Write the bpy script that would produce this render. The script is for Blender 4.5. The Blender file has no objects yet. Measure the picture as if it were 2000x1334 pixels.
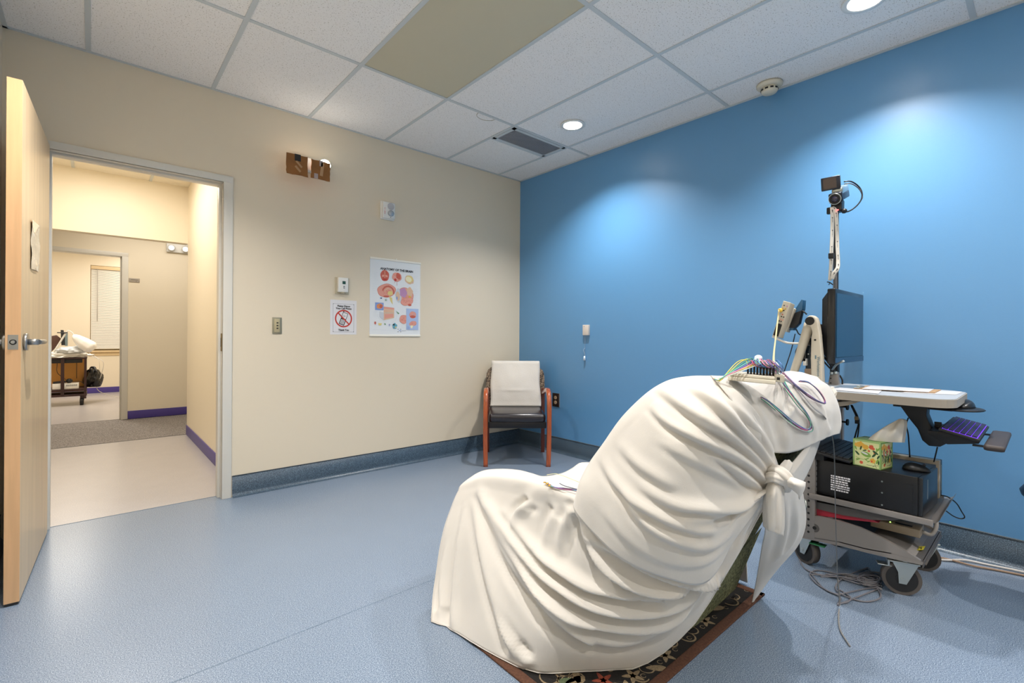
import bpy, bmesh, math, random
import numpy as np
from mathutils import Vector, Matrix, noise
S = bpy.context.scene
COL = S.collection
random.seed(7)
PI = math.pi

# ---------------------------------------------------------------- camera
F = 925.44; AZ = math.radians(41.155); CX = 991.67; CY = 657.6; H = 1.1106; RO = math.radians(.374)
XB = 3.379; YC = 3.680; ZC = 2.743; XL = -.374; YF = -2.6
fwv = Vector((math.sin(AZ), math.cos(AZ), 0)); r0 = Vector((math.cos(AZ), -math.sin(AZ), 0)); u0 = Vector((0, 0, 1))
rtv = r0*math.cos(RO) + u0*math.sin(RO); upv = u0*math.cos(RO) - r0*math.sin(RO)
cd = bpy.data.cameras.new('camera'); cam = bpy.data.objects.new('camera', cd); COL.objects.link(cam)
M = Matrix((rtv, upv, -fwv)).transposed().to_4x4(); M.translation = Vector((0, 0, H))
cam.matrix_world = M
cd.sensor_width = 36; cd.lens = 36*F/2000
cd.shift_x = (1000 - CX)/2000; cd.shift_y = (CY - 667)/2000
cd.clip_start = .02
S.camera = cam

# ---------------------------------------------------------------- light, exposure
S.view_settings.view_transform = 'Standard'; S.view_settings.look = 'None'
S.view_settings.gamma = 1; S.view_settings.use_curve_mapping = False
S.view_settings.exposure = -0.32
w = bpy.data.worlds.new('world'); S.world = w; w.use_nodes = True
w.node_tree.nodes['Background'].inputs[0].default_value = (.5, .6, .8, 1)
w.node_tree.nodes['Background'].inputs[1].default_value = .3
S.cycles.use_denoising = True
S.cycles.max_bounces = 10; S.cycles.diffuse_bounces = 6; S.cycles.glossy_bounces = 4; S.cycles.transmission_bounces = 6
S.cycles.sample_clamp_indirect = 8

def area(loc, sx, sy, power, col=(1, 1, 1), spread=PI, shape='RECTANGLE'):
    l = bpy.data.lights.new('area_light', 'AREA'); l.shape = shape; l.size = sx
    if shape == 'RECTANGLE': l.size_y = sy
    l.energy = power; l.color = col; l.spread = spread
    o = bpy.data.objects.new('area_light', l); COL.objects.link(o); o.location = loc
    return o
WHITE = (1, .965, .93); WARM = (1, .93, .83)
LIGHTS = [(2.77, 2.426), (2.79, .592), (.24, 2.43), (.24, .59), (2.78, -1.24), (.24, -1.24)]
for k_, (x, y) in enumerate(LIGHTS):
    area((x, y, ZC+.052), .07, .07, 66 if k_ in (2, 3) else 50, WHITE, PI, 'DISK')
# two fill panels added behind the photographer, and hall, corridor and office troffers
TROFF_FILL = [(1.52, -.356, ZC-.012, .56, 1.18, 7, WHITE), (1.52, -1.6, ZC-.012, .56, 1.18, 7, WHITE),
         (.12, 5.2, 2.735, .56, 1.18, 34, WARM), (.6, 7.1, 2.585, 1.18, .5, 22, WARM),
         (-.3, 9.6, 2.685, .56, 1.18, 70, WARM), (.6, 10.9, 2.685, .56, 1.18, 22, WARM)]
for (x, y, z, sx, sy, p, c) in TROFF_FILL:
    area((x, y, z), sx, sy, p, c)

# ---------------------------------------------------------------- helpers
def ray(px, py): return fwv + rtv*((px-CX)/F) + upv*((CY-py)/F)
def onx(px, py, x): d = ray(px, py); return Vector((0, 0, H)) + d*(x/d.x)
def ony(px, py, y): d = ray(px, py); return Vector((0, 0, H)) + d*(y/d.y)
def onz(px, py, z): d = ray(px, py); return Vector((0, 0, H)) + d*((z-H)/d.z)

def lin(h):
    h = h.lstrip('#'); v = [int(h[i:i+2], 16)/255 for i in (0, 2, 4)]
    return tuple(c/12.92 if c <= .04045 else ((c+.055)/1.055)**2.4 for c in v) + (1,)

MATS = {}
def mat(name, col, rough=.5, metal=0, noise_amt=0, noise_scale=20, bump=0, bump_scale=60, emit=0, spec=.5, trans=0, kind=None, col2=None, coat=0, alpha=1, stretch=None, sheen=0):
    if name in MATS: return MATS[name]
    m = bpy.data.materials.new(name); m.use_nodes = True; MATS[name] = m
    nt = m.node_tree; b = nt.nodes['Principled BSDF']; L = nt.links
    c = lin(col); b.inputs['Base Color'].default_value = c
    b.inputs['Roughness'].default_value = rough; b.inputs['Metallic'].default_value = metal
    b.inputs['Specular IOR Level'].default_value = spec; b.inputs['Transmission Weight'].default_value = trans
    b.inputs['Coat Weight'].default_value = coat; b.inputs['Alpha'].default_value = alpha
    b.inputs['Sheen Weight'].default_value = sheen
    if emit: b.inputs['Emission Color'].default_value = c; b.inputs['Emission Strength'].default_value = emit
    tc = nt.nodes.new('ShaderNodeTexCoord'); mp = nt.nodes.new('ShaderNodeMapping'); L.new(tc.outputs['Object'], mp.inputs[0])
    if stretch: mp.inputs['Scale'].default_value = stretch
    if noise_amt or col2:
        n = nt.nodes.new('ShaderNodeTexNoise'); n.inputs['Scale'].default_value = noise_scale; n.inputs['Detail'].default_value = 5
        L.new(mp.outputs[0], n.inputs['Vector'])
        r = nt.nodes.new('ShaderNodeValToRGB'); L.new(n.outputs['Fac'], r.inputs[0])
        c2 = lin(col2) if col2 else tuple(x*(1-noise_amt) for x in c[:3]) + (1,)
        r.color_ramp.elements[0].color = c2; r.color_ramp.elements[1].color = c
        r.color_ramp.elements[0].position = .38; r.color_ramp.elements[1].position = .62
        L.new(r.outputs[0], b.inputs['Base Color'])
    if bump:
        n = nt.nodes.new('ShaderNodeTexNoise'); n.inputs['Scale'].default_value = bump_scale; n.inputs['Detail'].default_value = 3
        L.new(mp.outputs[0], n.inputs['Vector'])
        bp = nt.nodes.new('ShaderNodeBump'); bp.inputs['Strength'].default_value = bump; bp.inputs['Distance'].default_value = .002
        L.new(n.outputs['Fac'], bp.inputs['Height']); L.new(bp.outputs[0], b.inputs['Normal'])
    return m

def speckle(m, dark, scale, thr, light=None, lthr=.75):
    """small fissures or flecks of another colour"""
    nt = m.node_tree; b = nt.nodes['Principled BSDF']; L = nt.links
    tc = nt.nodes.new('ShaderNodeTexCoord'); n = nt.nodes.new('ShaderNodeTexNoise'); n.inputs['Scale'].default_value = scale
    n.inputs['Detail'].default_value = 2.5; n.inputs['Roughness'].default_value = .6
    L.new(tc.outputs['Object'], n.inputs['Vector'])
    r = nt.nodes.new('ShaderNodeValToRGB'); r.color_ramp.elements[0].position = thr; r.color_ramp.elements[0].color = (1, 1, 1, 1)
    r.color_ramp.elements[1].position = thr+.03; r.color_ramp.elements[1].color = (0, 0, 0, 1)
    L.new(n.outputs['Fac'], r.inputs[0])
    mx = nt.nodes.new('ShaderNodeMix'); mx.data_type = 'RGBA'
    src = b.inputs['Base Color'].links[0].from_socket if b.inputs['Base Color'].links else None
    if src: L.new(src, mx.inputs[6])
    else: mx.inputs[6].default_value = b.inputs['Base Color'].default_value
    mx.inputs[7].default_value = lin(dark); L.new(r.outputs[0], mx.inputs[0]); out = mx.outputs[2]
    if light:
        r2 = nt.nodes.new('ShaderNodeValToRGB'); r2.color_ramp.elements[0].position = lthr; r2.color_ramp.elements[0].color = (0, 0, 0, 1)
        r2.color_ramp.elements[1].position = lthr+.04; r2.color_ramp.elements[1].color = (1, 1, 1, 1)
        L.new(n.outputs['Fac'], r2.inputs[0])
        m2 = nt.nodes.new('ShaderNodeMix'); m2.data_type = 'RGBA'; L.new(out, m2.inputs[6]); m2.inputs[7].default_value = lin(light)
        L.new(r2.outputs[0], m2.inputs[0]); out = m2.outputs[2]
    L.new(out, b.inputs['Base Color'])
    return m

class MB:
    def __init__(s, *mats):
        s.bm = bmesh.new(); s.mats = [*mats]; s.cur = 0
    def use(s, m):
        if m not in s.mats: s.mats.append(m)
        s.cur = s.mats.index(m); return s
    def face(s, pts, smooth=False):
        f = s.bm.faces.new([s.bm.verts.new(p) for p in pts]); f.material_index = s.cur; f.smooth = smooth; return f
    def box(s, a, b, bev=0, mtx=None):
        x0, y0, z0 = a; x1, y1, z1 = b
        t = bmesh.new(); bmesh.ops.create_cube(t, size=1)
        for v in t.verts: v.co = Vector(((x0+x1)/2+v.co.x*(x1-x0), (y0+y1)/2+v.co.y*(y1-y0), (z0+z1)/2+v.co.z*(z1-z0)))
        if bev:
            bmesh.ops.bevel(t, geom=t.edges[:], offset=bev, segments=2, profile=.6, affect='EDGES')
        s.merge(t, mtx, smooth=bool(bev)); return s
    def merge(s, t, mtx=None, smooth=False):
        if mtx is not None: t.transform(mtx)
        bmesh.ops.recalc_face_normals(t, faces=t.faces[:])
        vm = {}
        for v in t.verts: vm[v] = s.bm.verts.new(v.co)
        for f in t.faces:
            try:
                g = s.bm.faces.new([vm[v] for v in f.verts]); g.material_index = s.cur; g.smooth = smooth
            except ValueError: pass
        t.free()
    def cyl(s, p, q, r, r2=None, n=20, cap=True, smooth=True):
        p = Vector(p); q = Vector(q); r2 = r if r2 is None else r2
        d = (q-p).normalized(); a = d.orthogonal().normalized(); b = d.cross(a)
        R1 = [s.bm.verts.new(p+a*math.cos(t)*r+b*math.sin(t)*r) for t in [2*PI*i/n for i in range(n)]]
        R2 = [s.bm.verts.new(q+a*math.cos(t)*r2+b*math.sin(t)*r2) for t in [2*PI*i/n for i in range(n)]]
        for i in range(n):
            f = s.bm.faces.new((R1[i], R1[(i+1) % n], R2[(i+1) % n], R2[i])); f.smooth = smooth; f.material_index = s.cur
        if cap:
            f = s.bm.faces.new(R1[::-1]); f.material_index = s.cur; f = s.bm.faces.new(R2); f.material_index = s.cur
        return s
    def tube(s, pts, r, n=6, sub=6, flat=None, closed=False, pleat=0, npl=7, cap=True):
        P = spline(pts, sub, closed) if sub > 1 else [Vector(p) for p in pts]
        m = len(P); rings = []
        up = None
        for i, p in enumerate(P):
            a = P[max(i-1, 0)]; b = P[min(i+1, m-1)]
            d = (b-a); d = d.normalized() if d.length > 1e-9 else Vector((0, 0, 1))
            if up is None: up = d.orthogonal().normalized() if flat is None else Vector(flat)
            up = (up - d*up.dot(d)).normalized() if (up - d*up.dot(d)).length > 1e-6 else d.orthogonal().normalized()
            side = d.cross(up)
            rr = r if not isinstance(r, (list, tuple)) else np.interp(i/(m-1), np.linspace(0, 1, len(r)), r)
            ru, rs = (rr, rr) if flat is None else (rr*.12, rr)
            rings.append([s.bm.verts.new(p+up*math.cos(t)*ru*(1+pleat*math.cos(npl*t+i*.15))+side*math.sin(t)*rs*(1+pleat*math.cos(npl*t+i*.15))) for t in [2*PI*k/n for k in range(n)]])
        rng = range(m) if closed else range(m-1)
        for i in rng:
            A = rings[i]; B = rings[(i+1) % m]
            for k in range(n):
                f = s.bm.faces.new((A[k], A[(k+1) % n], B[(k+1) % n], B[k])); f.smooth = True; f.material_index = s.cur
        if cap and not closed:
            f = s.bm.faces.new(rings[0][::-1]); f.material_index = s.cur; f = s.bm.faces.new(rings[-1]); f.material_index = s.cur
        return s
    def prism(s, poly, vec, bev=0):
        """poly: planar 3D points, extruded by vec"""
        t = bmesh.new(); vs = [t.verts.new(p) for p in poly]; f = t.faces.new(vs)
        r = bmesh.ops.extrude_face_region(t, geom=[f]); e = [v for v in r['geom'] if isinstance(v, bmesh.types.BMVert)]
        bmesh.ops.translate(t, verts=e, vec=Vector(vec))
        if bev: bmesh.ops.bevel(t, geom=t.edges[:], offset=bev, segments=2, profile=.6, affect='EDGES')
        s.merge(t, None, bool(bev)); return s
    def ball(s, c, r, sc=(1, 1, 1), n=12, mtx=None):
        t = bmesh.new(); bmesh.ops.create_uvsphere(t, u_segments=n*2, v_segments=n, radius=r)
        for v in t.verts: v.co = Vector((v.co.x*sc[0], v.co.y*sc[1], v.co.z*sc[2]))
        if mtx is not None: t.transform(mtx)
        bmesh.ops.translate(t, verts=t.verts[:], vec=Vector(c)); s.merge(t, None, True); return s
    def lathe(s, prof, c, axis='z', n=28, cap=True):
        c = Vector(c); rings = []
        for (r, h) in prof:
            ring = []
            for k in range(n):
                a = 2*PI*k/n; x, y = r*math.cos(a), r*math.sin(a)
                v = {'z': Vector((x, y, h)), 'y': Vector((x, h, y)), 'x': Vector((h, x, y))}[axis]
                ring.append(s.bm.verts.new(c+v))
            rings.append(ring)
        for A, B in zip(rings, rings[1:]):
            for k in range(n):
                f = s.bm.faces.new((A[k], A[(k+1) % n], B[(k+1) % n], B[k])); f.smooth = True; f.material_index = s.cur
        for R_, rev in (((rings[0], True), (rings[-1], False)) if cap else ()):
            f = s.bm.faces.new(R_[::-1] if rev else R_); f.material_index = s.cur
        return s
    def grid(s, G, smooth=True):
        nu, nv = len(G), len(G[0])
        V = [[s.bm.verts.new(p) for p in row] for row in G]
        for i in range(nu-1):
            for j in range(nv-1):
                try:
                    f = s.bm.faces.new((V[i][j], V[i][j+1], V[i+1][j+1], V[i+1][j])); f.smooth = smooth; f.material_index = s.cur
                except ValueError: pass
        return s
    def build(s, name, parent=None, mtx=None, recalc=False):
        me = bpy.data.meshes.new(name)
        if recalc: bmesh.ops.recalc_face_normals(s.bm, faces=s.bm.faces[:])
        s.bm.to_mesh(me); s.bm.free()
        for m in s.mats: me.materials.append(m)
        o = bpy.data.objects.new(name, me); COL.objects.link(o)
        if parent: o.parent = parent
        if mtx is not None: o.matrix_local = mtx
        return o

def spline(pts, sub=6, closed=False):
    P = [Vector(p) for p in pts]; n = len(P)
    if n == 2: return [P[0].lerp(P[1], i/sub) for i in range(sub+1)]
    out = []
    segs = n if closed else n-1
    for i in range(segs):
        p1, p2 = P[i], P[(i+1) % n]
        p0 = P[i-1] if (i > 0 or closed) else p1*2-p2
        p3 = P[(i+2) % n] if (i+2 < n or closed) else p2*2-p1
        for k in range(sub):
            t = k/sub
            out.append(.5*((2*p1)+(p2-p0)*t+(2*p0-5*p1+4*p2-p3)*t*t+(3*p1-p0-3*p2+p3)*t**3))
    if not closed: out.append(P[-1].copy())
    return out

def tag(o, label=None, cat=None, group=None, kind=None):
    if label: o['label'] = label
    if cat: o['category'] = cat
    if group: o['group'] = group
    if kind: o['kind'] = kind
    return o
def thing(name, label, cat, loc=(0, 0, 0), rz=0, group=None):
    o = bpy.data.objects.new(name, None); COL.objects.link(o); o.empty_display_size = .1
    o.location = loc; o.rotation_euler = (0, 0, rz)
    return tag(o, label, cat, group)
def struct(o, label=None, cat=None):
    return tag(o, label, cat, None, 'structure')
def base(name, label, cat, loc):
    """Empty at a thing's base; parts are given in world space and shifted"""
    return thing(name, label, cat, loc)
def put(mb, name, parent, label=None, recalc=False):
    """build world-space geometry as child of an unrotated parent chain"""
    off = Vector((0, 0, 0)); p = parent
    while p is not None: off += p.location; p = p.parent
    for v in mb.bm.verts: v.co -= off
    o = mb.build(name, parent, recalc=recalc)
    if label: o['label'] = label
    return o

FONT = None
def text(s_, size, mtx, m, name, parent, bold=0, align='CENTER', world=True):
    cu = bpy.data.curves.new('t', 'FONT'); cu.body = s_; cu.size = size; cu.align_x = align; cu.offset = bold
    cu.resolution_u = 2
    t = bpy.data.objects.new('t', cu); COL.objects.link(t)
    me = bpy.data.meshes.new_from_object(t); bpy.data.objects.remove(t)
    me.transform(mtx)
    if world:
        off = Vector((0, 0, 0)); p = parent
        while p is not None: off += p.location; p = p.parent
        me.transform(Matrix.Translation(-off))
    me.materials.clear(); me.materials.append(m)
    o = bpy.data.objects.new(name, me); COL.objects.link(o); o.parent = parent
    return o
def frame(origin, ex, ey):
    ex = Vector(ex).normalized(); ey = Vector(ey).normalized(); ez = ex.cross(ey)
    m = Matrix((ex, ey, ez)).transposed().to_4x4(); m.translation = Vector(origin); return m
class Print:
    """flat printed shapes lying on a sheet; each drawn a hair above the last"""
    def __init__(s, mtx): s.m = mtx; s.k = 0; s.hold = False; s.mb = MB()
    def poly(s, pts, m):
        s.k += not s.hold; s.mb.use(m); s.mb.face([s.m @ Vector((x, y, s.k*.000012)) for x, y in pts])
    def rect(s, x0, y0, x1, y1, m): s.poly([(x0, y0), (x1, y0), (x1, y1), (x0, y1)], m)
    def oval(s, x, y, rx, ry, m, rot=0, n=20, wob=0):
        c, q = math.cos(rot), math.sin(rot); P = []
        for i in range(n):
            a = 2*PI*i/n; k = 1+wob*math.sin(5*a+x*90)
            u, v = rx*k*math.cos(a), ry*k*math.sin(a); P.append((x+u*c-v*q, y+u*q+v*c))
        s.poly(P, m)
    def line(s, pts, w, m):
        s.k += 1; s.hold = True
        for (a, b), (c, d) in zip(pts, pts[1:]):
            L = math.hypot(c-a, d-b) or 1; nx, ny = -(d-b)/L*w/2, (c-a)/L*w/2
            s.poly([(a+nx, b+ny), (a-nx, b-ny), (c-nx, d-ny), (c+nx, d+ny)], m)
        s.hold = False
    def arc(s, x, y, r, a0, a1, w, m, n=14):
        s.line([(x+r*math.cos(a0+(a1-a0)*i/n), y+r*math.sin(a0+(a1-a0)*i/n)) for i in range(n+1)], w, m)
# ================================================================ materials
cream = mat('cream_paint', '#DDD1BB', .42, bump=.12, bump_scale=350, spec=.4)
creamh = mat('cream_paint_hall', '#E9DFCA', .5, bump=.1, bump_scale=350, spec=.4)
blue = mat('blue_paint', '#5B94C4', .36, bump=.15, bump_scale=350, spec=.85)
white = mat('white_plastic', '#E6E6E2', .4)
floorm = mat('blue_grey_linoleum', '#7B899B', .28, noise_amt=.03, noise_scale=5, spec=.5)
speckle(floorm, '#4E6278', 300, .44, '#A6B2C0', .57)
hallfl = mat('pale_beige_linoleum', '#ACA9AA', .3, noise_amt=.05, noise_scale=6)
speckle(hallfl, '#A9A19E', 240, .42, '#D2CBC6', .6)
carpet = mat('grey_carpet', '#8F8985', .95, bump=1, bump_scale=500)
speckle(carpet, '#625C5A', 160, .45, '#B7B1AB', .57)
basem = mat('dark_speckled_base', '#46596A', .33, spec=.6)
speckle(basem, '#2B3B4A', 230, .45, '#6F8391', .6)
purple = mat('purple_base', '#4A3D8C', .45)
frame_m = mat('painted_steel_frame', '#D6D3CA', .35)
tile_m = mat('ceiling_tile', '#EFEDEB', .9, bump=.5, bump_scale=300)
speckle(tile_m, '#B2ADA6', 150, .355)
tbar = mat('grid_bar_paint', '#C3C9CB', .5)
tanm = mat('tan_panel', '#C2BBA3', .7, bump=.1, bump_scale=80)
darkgap = mat('plenum_dark', '#2A2A2A', .9)

# ================================================================ room shell
def slab(name, a, b, m, label=None):
    return struct(MB(m).box(a, b).build(name), label)
slab('floor', (XL, YF, -.1), (XB, 3.77, 0), floorm, 'blue grey speckled linoleum floor of the exam room')
slab('floor', (-.62, 3.77, -.1), (.787+.12, 6.33, 0), hallfl, 'pale beige linoleum floor of the short hall')
slab('floor', (-2.5, 6.33, -.1), (3.2, 8.0, -.004), carpet, 'grey carpet of the corridor')
slab('floor', (-1.9, 8.0, -.1), (1.7, 11.95, 0), hallfl, 'pale beige linoleum floor of the far office')
for pts in ([(430, 1308), (842, 1134)], [(330, 1334), (430, 1308)]): pass
# welded seam in the linoleum
a, b = onz(842, 1134, 0), onz(335, 1334, 0); d = (b-a).normalized(); n = Vector((-d.y, d.x, 0))*.0012
seam = mat('floor_seam', '#5F7485', .5)
mb = MB(seam); a = a - d*1.2; b = b + d*.4
mb.face([a+n+Vector((0, 0, .0006)), a-n+Vector((0, 0, .0006)), b-n+Vector((0, 0, .0006)), b+n+Vector((0, 0, .0006))]); struct(mb.build('trim_1'), 'thin welded seam across the blue floor')
struct(MB(seam).box((-.2, 3.766, 0), (.66, 3.772, .0012)).build('trim_2'), 'thin joint between blue and beige floors in the doorway')

# wall with the doorway
T = .12
mb = MB(cream)
mb.box((XL-.1, YC, 0), (-.25, YC+T, ZC+.05)); mb.box((.70, YC, 0), (XB+.1, YC+T, ZC+.05)); mb.box((-.25, YC, 2.175), (.70, YC+T, ZC+.05))
struct(mb.build('wall_back'), 'cream painted wall with the doorway and posters')
slab('wall_right', (XB, YF-.1, 0), (XB+.1, YC, ZC+.05), blue, 'bright blue painted accent wall')
slab('wall_left', (XL-.1, YF-.1, 0), (XL, YC, ZC+.05), cream, 'cream side wall behind the open door')
slab('wall_front', (XL, YF-.1, 0), (XB, YF, ZC+.05), cream, 'cream wall behind the photographer')

# coved base boards
def cove(name, p, q, nrm, h, m, cap, label, foot=.03, t=.005):
    p = Vector(p); q = Vector(q); nrm = Vector(nrm)
    prof = [(t*.3, h), (t, h-.002), (t, foot)] + [(t+foot*(1-math.cos(a)), foot*(1-math.sin(a))) for a in [PI/2*i/6 for i in range(1, 7)]]
    mb = MB(m); mb.grid([[p+nrm*u+Vector((0, 0, v+.0005)) for u, v in prof], [q+nrm*u+Vector((0, 0, v+.0005)) for u, v in prof]])
    mb.use(cap); mb.box((min(p.x, q.x, p.x+nrm.x*.007, q.x+nrm.x*.007), min(p.y, q.y, p.y+nrm.y*.007, q.y+nrm.y*.007), h-.004), (max(p.x, q.x, p.x+nrm.x*.007, q.x+nrm.x*.007), max(p.y, q.y, p.y+nrm.y*.007, q.y+nrm.y*.007), h))
    return struct(mb.build(name), label)
capb = mat('base_cap_dark', '#2E3A44', .4); capm = mat('base_cap_metal', '#8E9498', .3, .7)
cove('baseboard_back', (.718, YC, 0), (XB, YC, 0), (0, -1, 0), .145, basem, capb, 'dark speckled coved base below the cream wall')
cove('baseboard_right', (XB, YC, 0), (XB, YF, 0), (-1, 0, 0), .145, basem, capm, 'dark speckled coved base below the blue wall')
cove('baseboard_left', (XL, YF, 0), (XL, YC, 0), (1, 0, 0), .145, basem, capb, 'dark speckled coved base of the side wall')

# ceiling: grid bars, tiles (each a part)
ceil = struct(MB(darkgap).box((XL, YF, ZC+.10), (XB, YC, ZC+.15)).build('ceiling'), 'suspended ceiling of speckled white tiles')
gx = [-.031+.6198*i for i in range(6)]; gy = [2.742-1.2396*i for i in range(5)]
BW = .012
mb = MB(tbar)
for x in gx: mb.box((x-BW, YF, ZC), (x+BW, YC, ZC+.004)); mb.box((x-.002, YF, ZC+.004), (x+.002, YC, ZC+.03))
put(mb, 'grid_bar', ceil)
mb = MB(tbar)
for y in gy: mb.box((XL, y-BW, ZC+.0002), (XB, y+BW, ZC+.004))
mb.box((gx[4], 3.035-BW, ZC+.0003), (gx[5], 3.035+BW, ZC+.004))
put(mb, 'grid_bar', ceil)
mb = MB(tbar)
mb.box((XL, YC-.02, ZC-.001), (XB, YC, ZC+.003)); mb.box((XB-.02, YF, ZC-.001), (XB, YC, ZC+.003)); mb.box((XL, YF, ZC-.001), (XL+.02, YC, ZC+.003))
put(mb, 'wall_angle', ceil)
xs = [XL] + gx + [XB]; ys = [YC] + gy + [YF]
holes = [(x, y) for x, y in LIGHTS]
def tile_mesh(x0, y0, x1, y1, hole=None):
    mb = MB(tile_m)
    z0, z1 = ZC+.0045, ZC+.018
    if not hole:
        mb.box((x0, y0, z0), (x1, y1, z1)); return mb
    hx, hy = hole; n = 32; r = .082
    ring = [(hx+r*math.cos(2*PI*i/n), hy+r*math.sin(2*PI*i/n)) for i in range(n)]
    def outer(px, py):
        dx, dy = px-hx, py-hy; ts = []
        if dx > 0: ts.append((x1-hx)/dx)
        if dx < 0: ts.append((x0-hx)/dx)
        if dy > 0: ts.append((y1-hy)/dy)
        if dy < 0: ts.append((y0-hy)/dy)
        t = min(t for t in ts if t > 0); return (hx+dx*t, hy+dy*t)
    out = [outer(*p) for p in ring]
    for i in range(n):
        j = (i+1) % n
        mb.face([(*ring[i], z0), (*ring[j], z0), (*out[j], z0), (*out[i], z0)])
        mb.face([(*ring[i], z0), (*ring[j], z0), (*ring[j], z1+.07), (*ring[i], z1+.07)])
        for cx_, cy_ in ((x0, y0), (x1, y0), (x0, y1), (x1, y1)):
            a_, b_ = out[i], out[j]
            if abs(a_[0]-b_[0]) > 1e-4 and abs(a_[1]-b_[1]) > 1e-4 and {round(a_[0], 4), round(b_[0], 4)} & {round(cx_, 4)} and {round(a_[1], 4), round(b_[1], 4)} & {round(cy_, 4)}:
                mb.face([(*a_, z0), (*b_, z0), (cx_, cy_, z0)])
    return mb
FILL_CELL = [(3, 3), (3, 4)]
for i in range(len(xs)-1):
    for j in range(len(ys)-1):
        x0, x1 = xs[i], xs[i+1]; y1, y0 = ys[j], ys[j+1]
        if (i, j) == (3, 1):
            o = put(MB(tanm).box((x0, y0, ZC+.0045), (x1, y1, ZC+.014)), 'ceiling_panel', ceil, 'plain tan ceiling panel'); continue
        if any(x0 < tx < x1 and y0 < ty < y1 and tz > 2.7 and ty < 3 for tx, ty, tz, *_ in TROFF_FILL): continue
        if (i, j) == (5, 0):
            put(tile_mesh(x0, 3.035, x1, y1), 'ceiling_tile', ceil); continue
        h = [p for p in holes if x0 < p[0] < x1 and y0 < p[1] < y1]
        put(tile_mesh(x0, y0, x1, y1, h[0] if h else None), 'ceiling_tile', ceil)

# vent grille
vm = mat('grille_metal', '#8C8D92', .5, .2); vd = mat('grille_hole', '#3B3B40', .8)
v = base('ceiling_vent', 'grey perforated air return grille in the ceiling near the corner', 'vent', (2.76, 2.89, ZC))
put(MB(tbar).box((2.462, 2.757, ZC-.004), (3.055, 2.785, ZC+.006)).box((2.462, 2.995, ZC-.004), (3.055, 3.022, ZC+.006)).box((2.462, 2.757, ZC-.004), (2.49, 3.022, ZC+.006)).box((3.03, 2.757, ZC-.004), (3.055, 3.022, ZC+.006)), 'frame', v)
put(MB(vd).box((2.49, 2.785, ZC+.004), (3.03, 2.995, ZC+.008)), 'backing', v)
mb = MB(vm)
for i in range(34): x = 2.49+.54*i/33; mb.box((x-.0042, 2.785, ZC-.001), (x+.0042, 2.995, ZC+.002))
for i in range(14): y = 2.785+.21*i/13; mb.box((2.49, y-.004, ZC-.0012), (3.03, y+.004, ZC+.002))
o = put(mb, 'perforated_screen', v); o['kind'] = 'stuff'

# downlights
glow = mat('lamp_glow', '#FFF4E6', .5, emit=30)
def downlight(x, y, label):
    d = base('recessed_downlight', label, 'ceiling light', (x, y, ZC)); d['group'] = 'recessed downlights'
    put(MB(white).lathe([(.068, 0), (.068, -.004), (.094, -.005), (.096, -.001), (.09, .002), (.068, .002)], (x, y, ZC), cap=False), 'trim_ring', d)
    put(MB(white).lathe([(.068, .0), (.064, .062), (.07, .064), (.072, .0)], (x, y, ZC), cap=False), 'housing', d)
    put(MB(glow).lathe([(.0635, .056), (.0635, .06)], (x, y, ZC)), 'lamp_lens', d)
downlight(*LIGHTS[0], 'lit round recessed downlight beside the ceiling vent grille')
downlight(*LIGHTS[1], 'lit round recessed downlight at the top edge above the equipment cart')
fill_glow = mat('fill_panel_lens', '#FFF6EA', .5, emit=5)
for (x, y, z, sx, sy, p, c), nm in zip(TROFF_FILL[:2], ('nearer', 'farther')):  # unseen panels, added to give the room soft fill light
    t_ = base('fill_panel', 'added rectangular ceiling fill light behind the photographer, %s one' % nm, 'ceiling light', (x, y, ZC))
    put(MB(white).box((x-.3, y-.6, ZC+.004), (x+.3, y+.6, ZC+.03)), 'housing', t_)
    put(MB(fill_glow).box((x-.28, y-.59, ZC+.001), (x+.28, y+.59, ZC+.0035)), 'lens', t_)
for k_, (x, y) in enumerate(LIGHTS[2:]):
    downlight(x, y, ['lit recessed downlight over the open door', 'lit recessed downlight over the photographer', 'lit recessed downlight near the blue wall behind the photographer', 'lit recessed downlight in the corner behind the photographer'][k_])

# smoke detector
sd = base('smoke_detector', 'off white round smoke detector on the ceiling by the blue wall', 'smoke detector', (3.264, 1.193, ZC))
ivory = mat('ivory_plastic', '#D8D2C0', .45)
put(MB(ivory).lathe([(.075, 0), (.075, -.012), (.068, -.02), (.05, -.022), (.05, -.022)], (3.264, 1.193, ZC)), 'mounting_base', sd)
put(MB(ivory).lathe([(.05, -.022), (.048, -.044), (.04, -.056), (.001, -.058)], (3.264, 1.193, ZC)), 'sensor_head', sd)
mb = MB(mat('slot_black', '#161616', .6))
for k in range(10):
    a = 2*PI*k/10; c = Vector((3.264+.0475*math.cos(a), 1.193+.0475*math.sin(a), ZC-.037))
    mb.box((-.003, -.009, -.005), (.003, .009, .005), mtx=Matrix.Translation(c) @ Matrix.Rotation(a, 4, 'Z'))
put(mb, 'vent_slot', sd)
# speaker-cut ring in the tile beside the grid bar
mb = MB(mat('ring_beige', '#B5AC98', .6)); R = .078; c = Vector((2.19, 2.762, ZC+.003))
mb.tube([c+Vector((R*math.cos(a), .8*R*math.sin(a), 0)) for a in [PI*i/12 for i in range(13)]], .0022, n=5, sub=2)
tag(mb.build('ceiling_ring'), 'thin half round ring showing in a ceiling tile left of the vent', 'ring')

# ================================================================ door 1 (open leaf, frame)
dr = struct(base('door_1', 'open light maple door in a painted steel frame', None, (-.2, 3.66, 0)))
mb = MB(frame_m)
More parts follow.
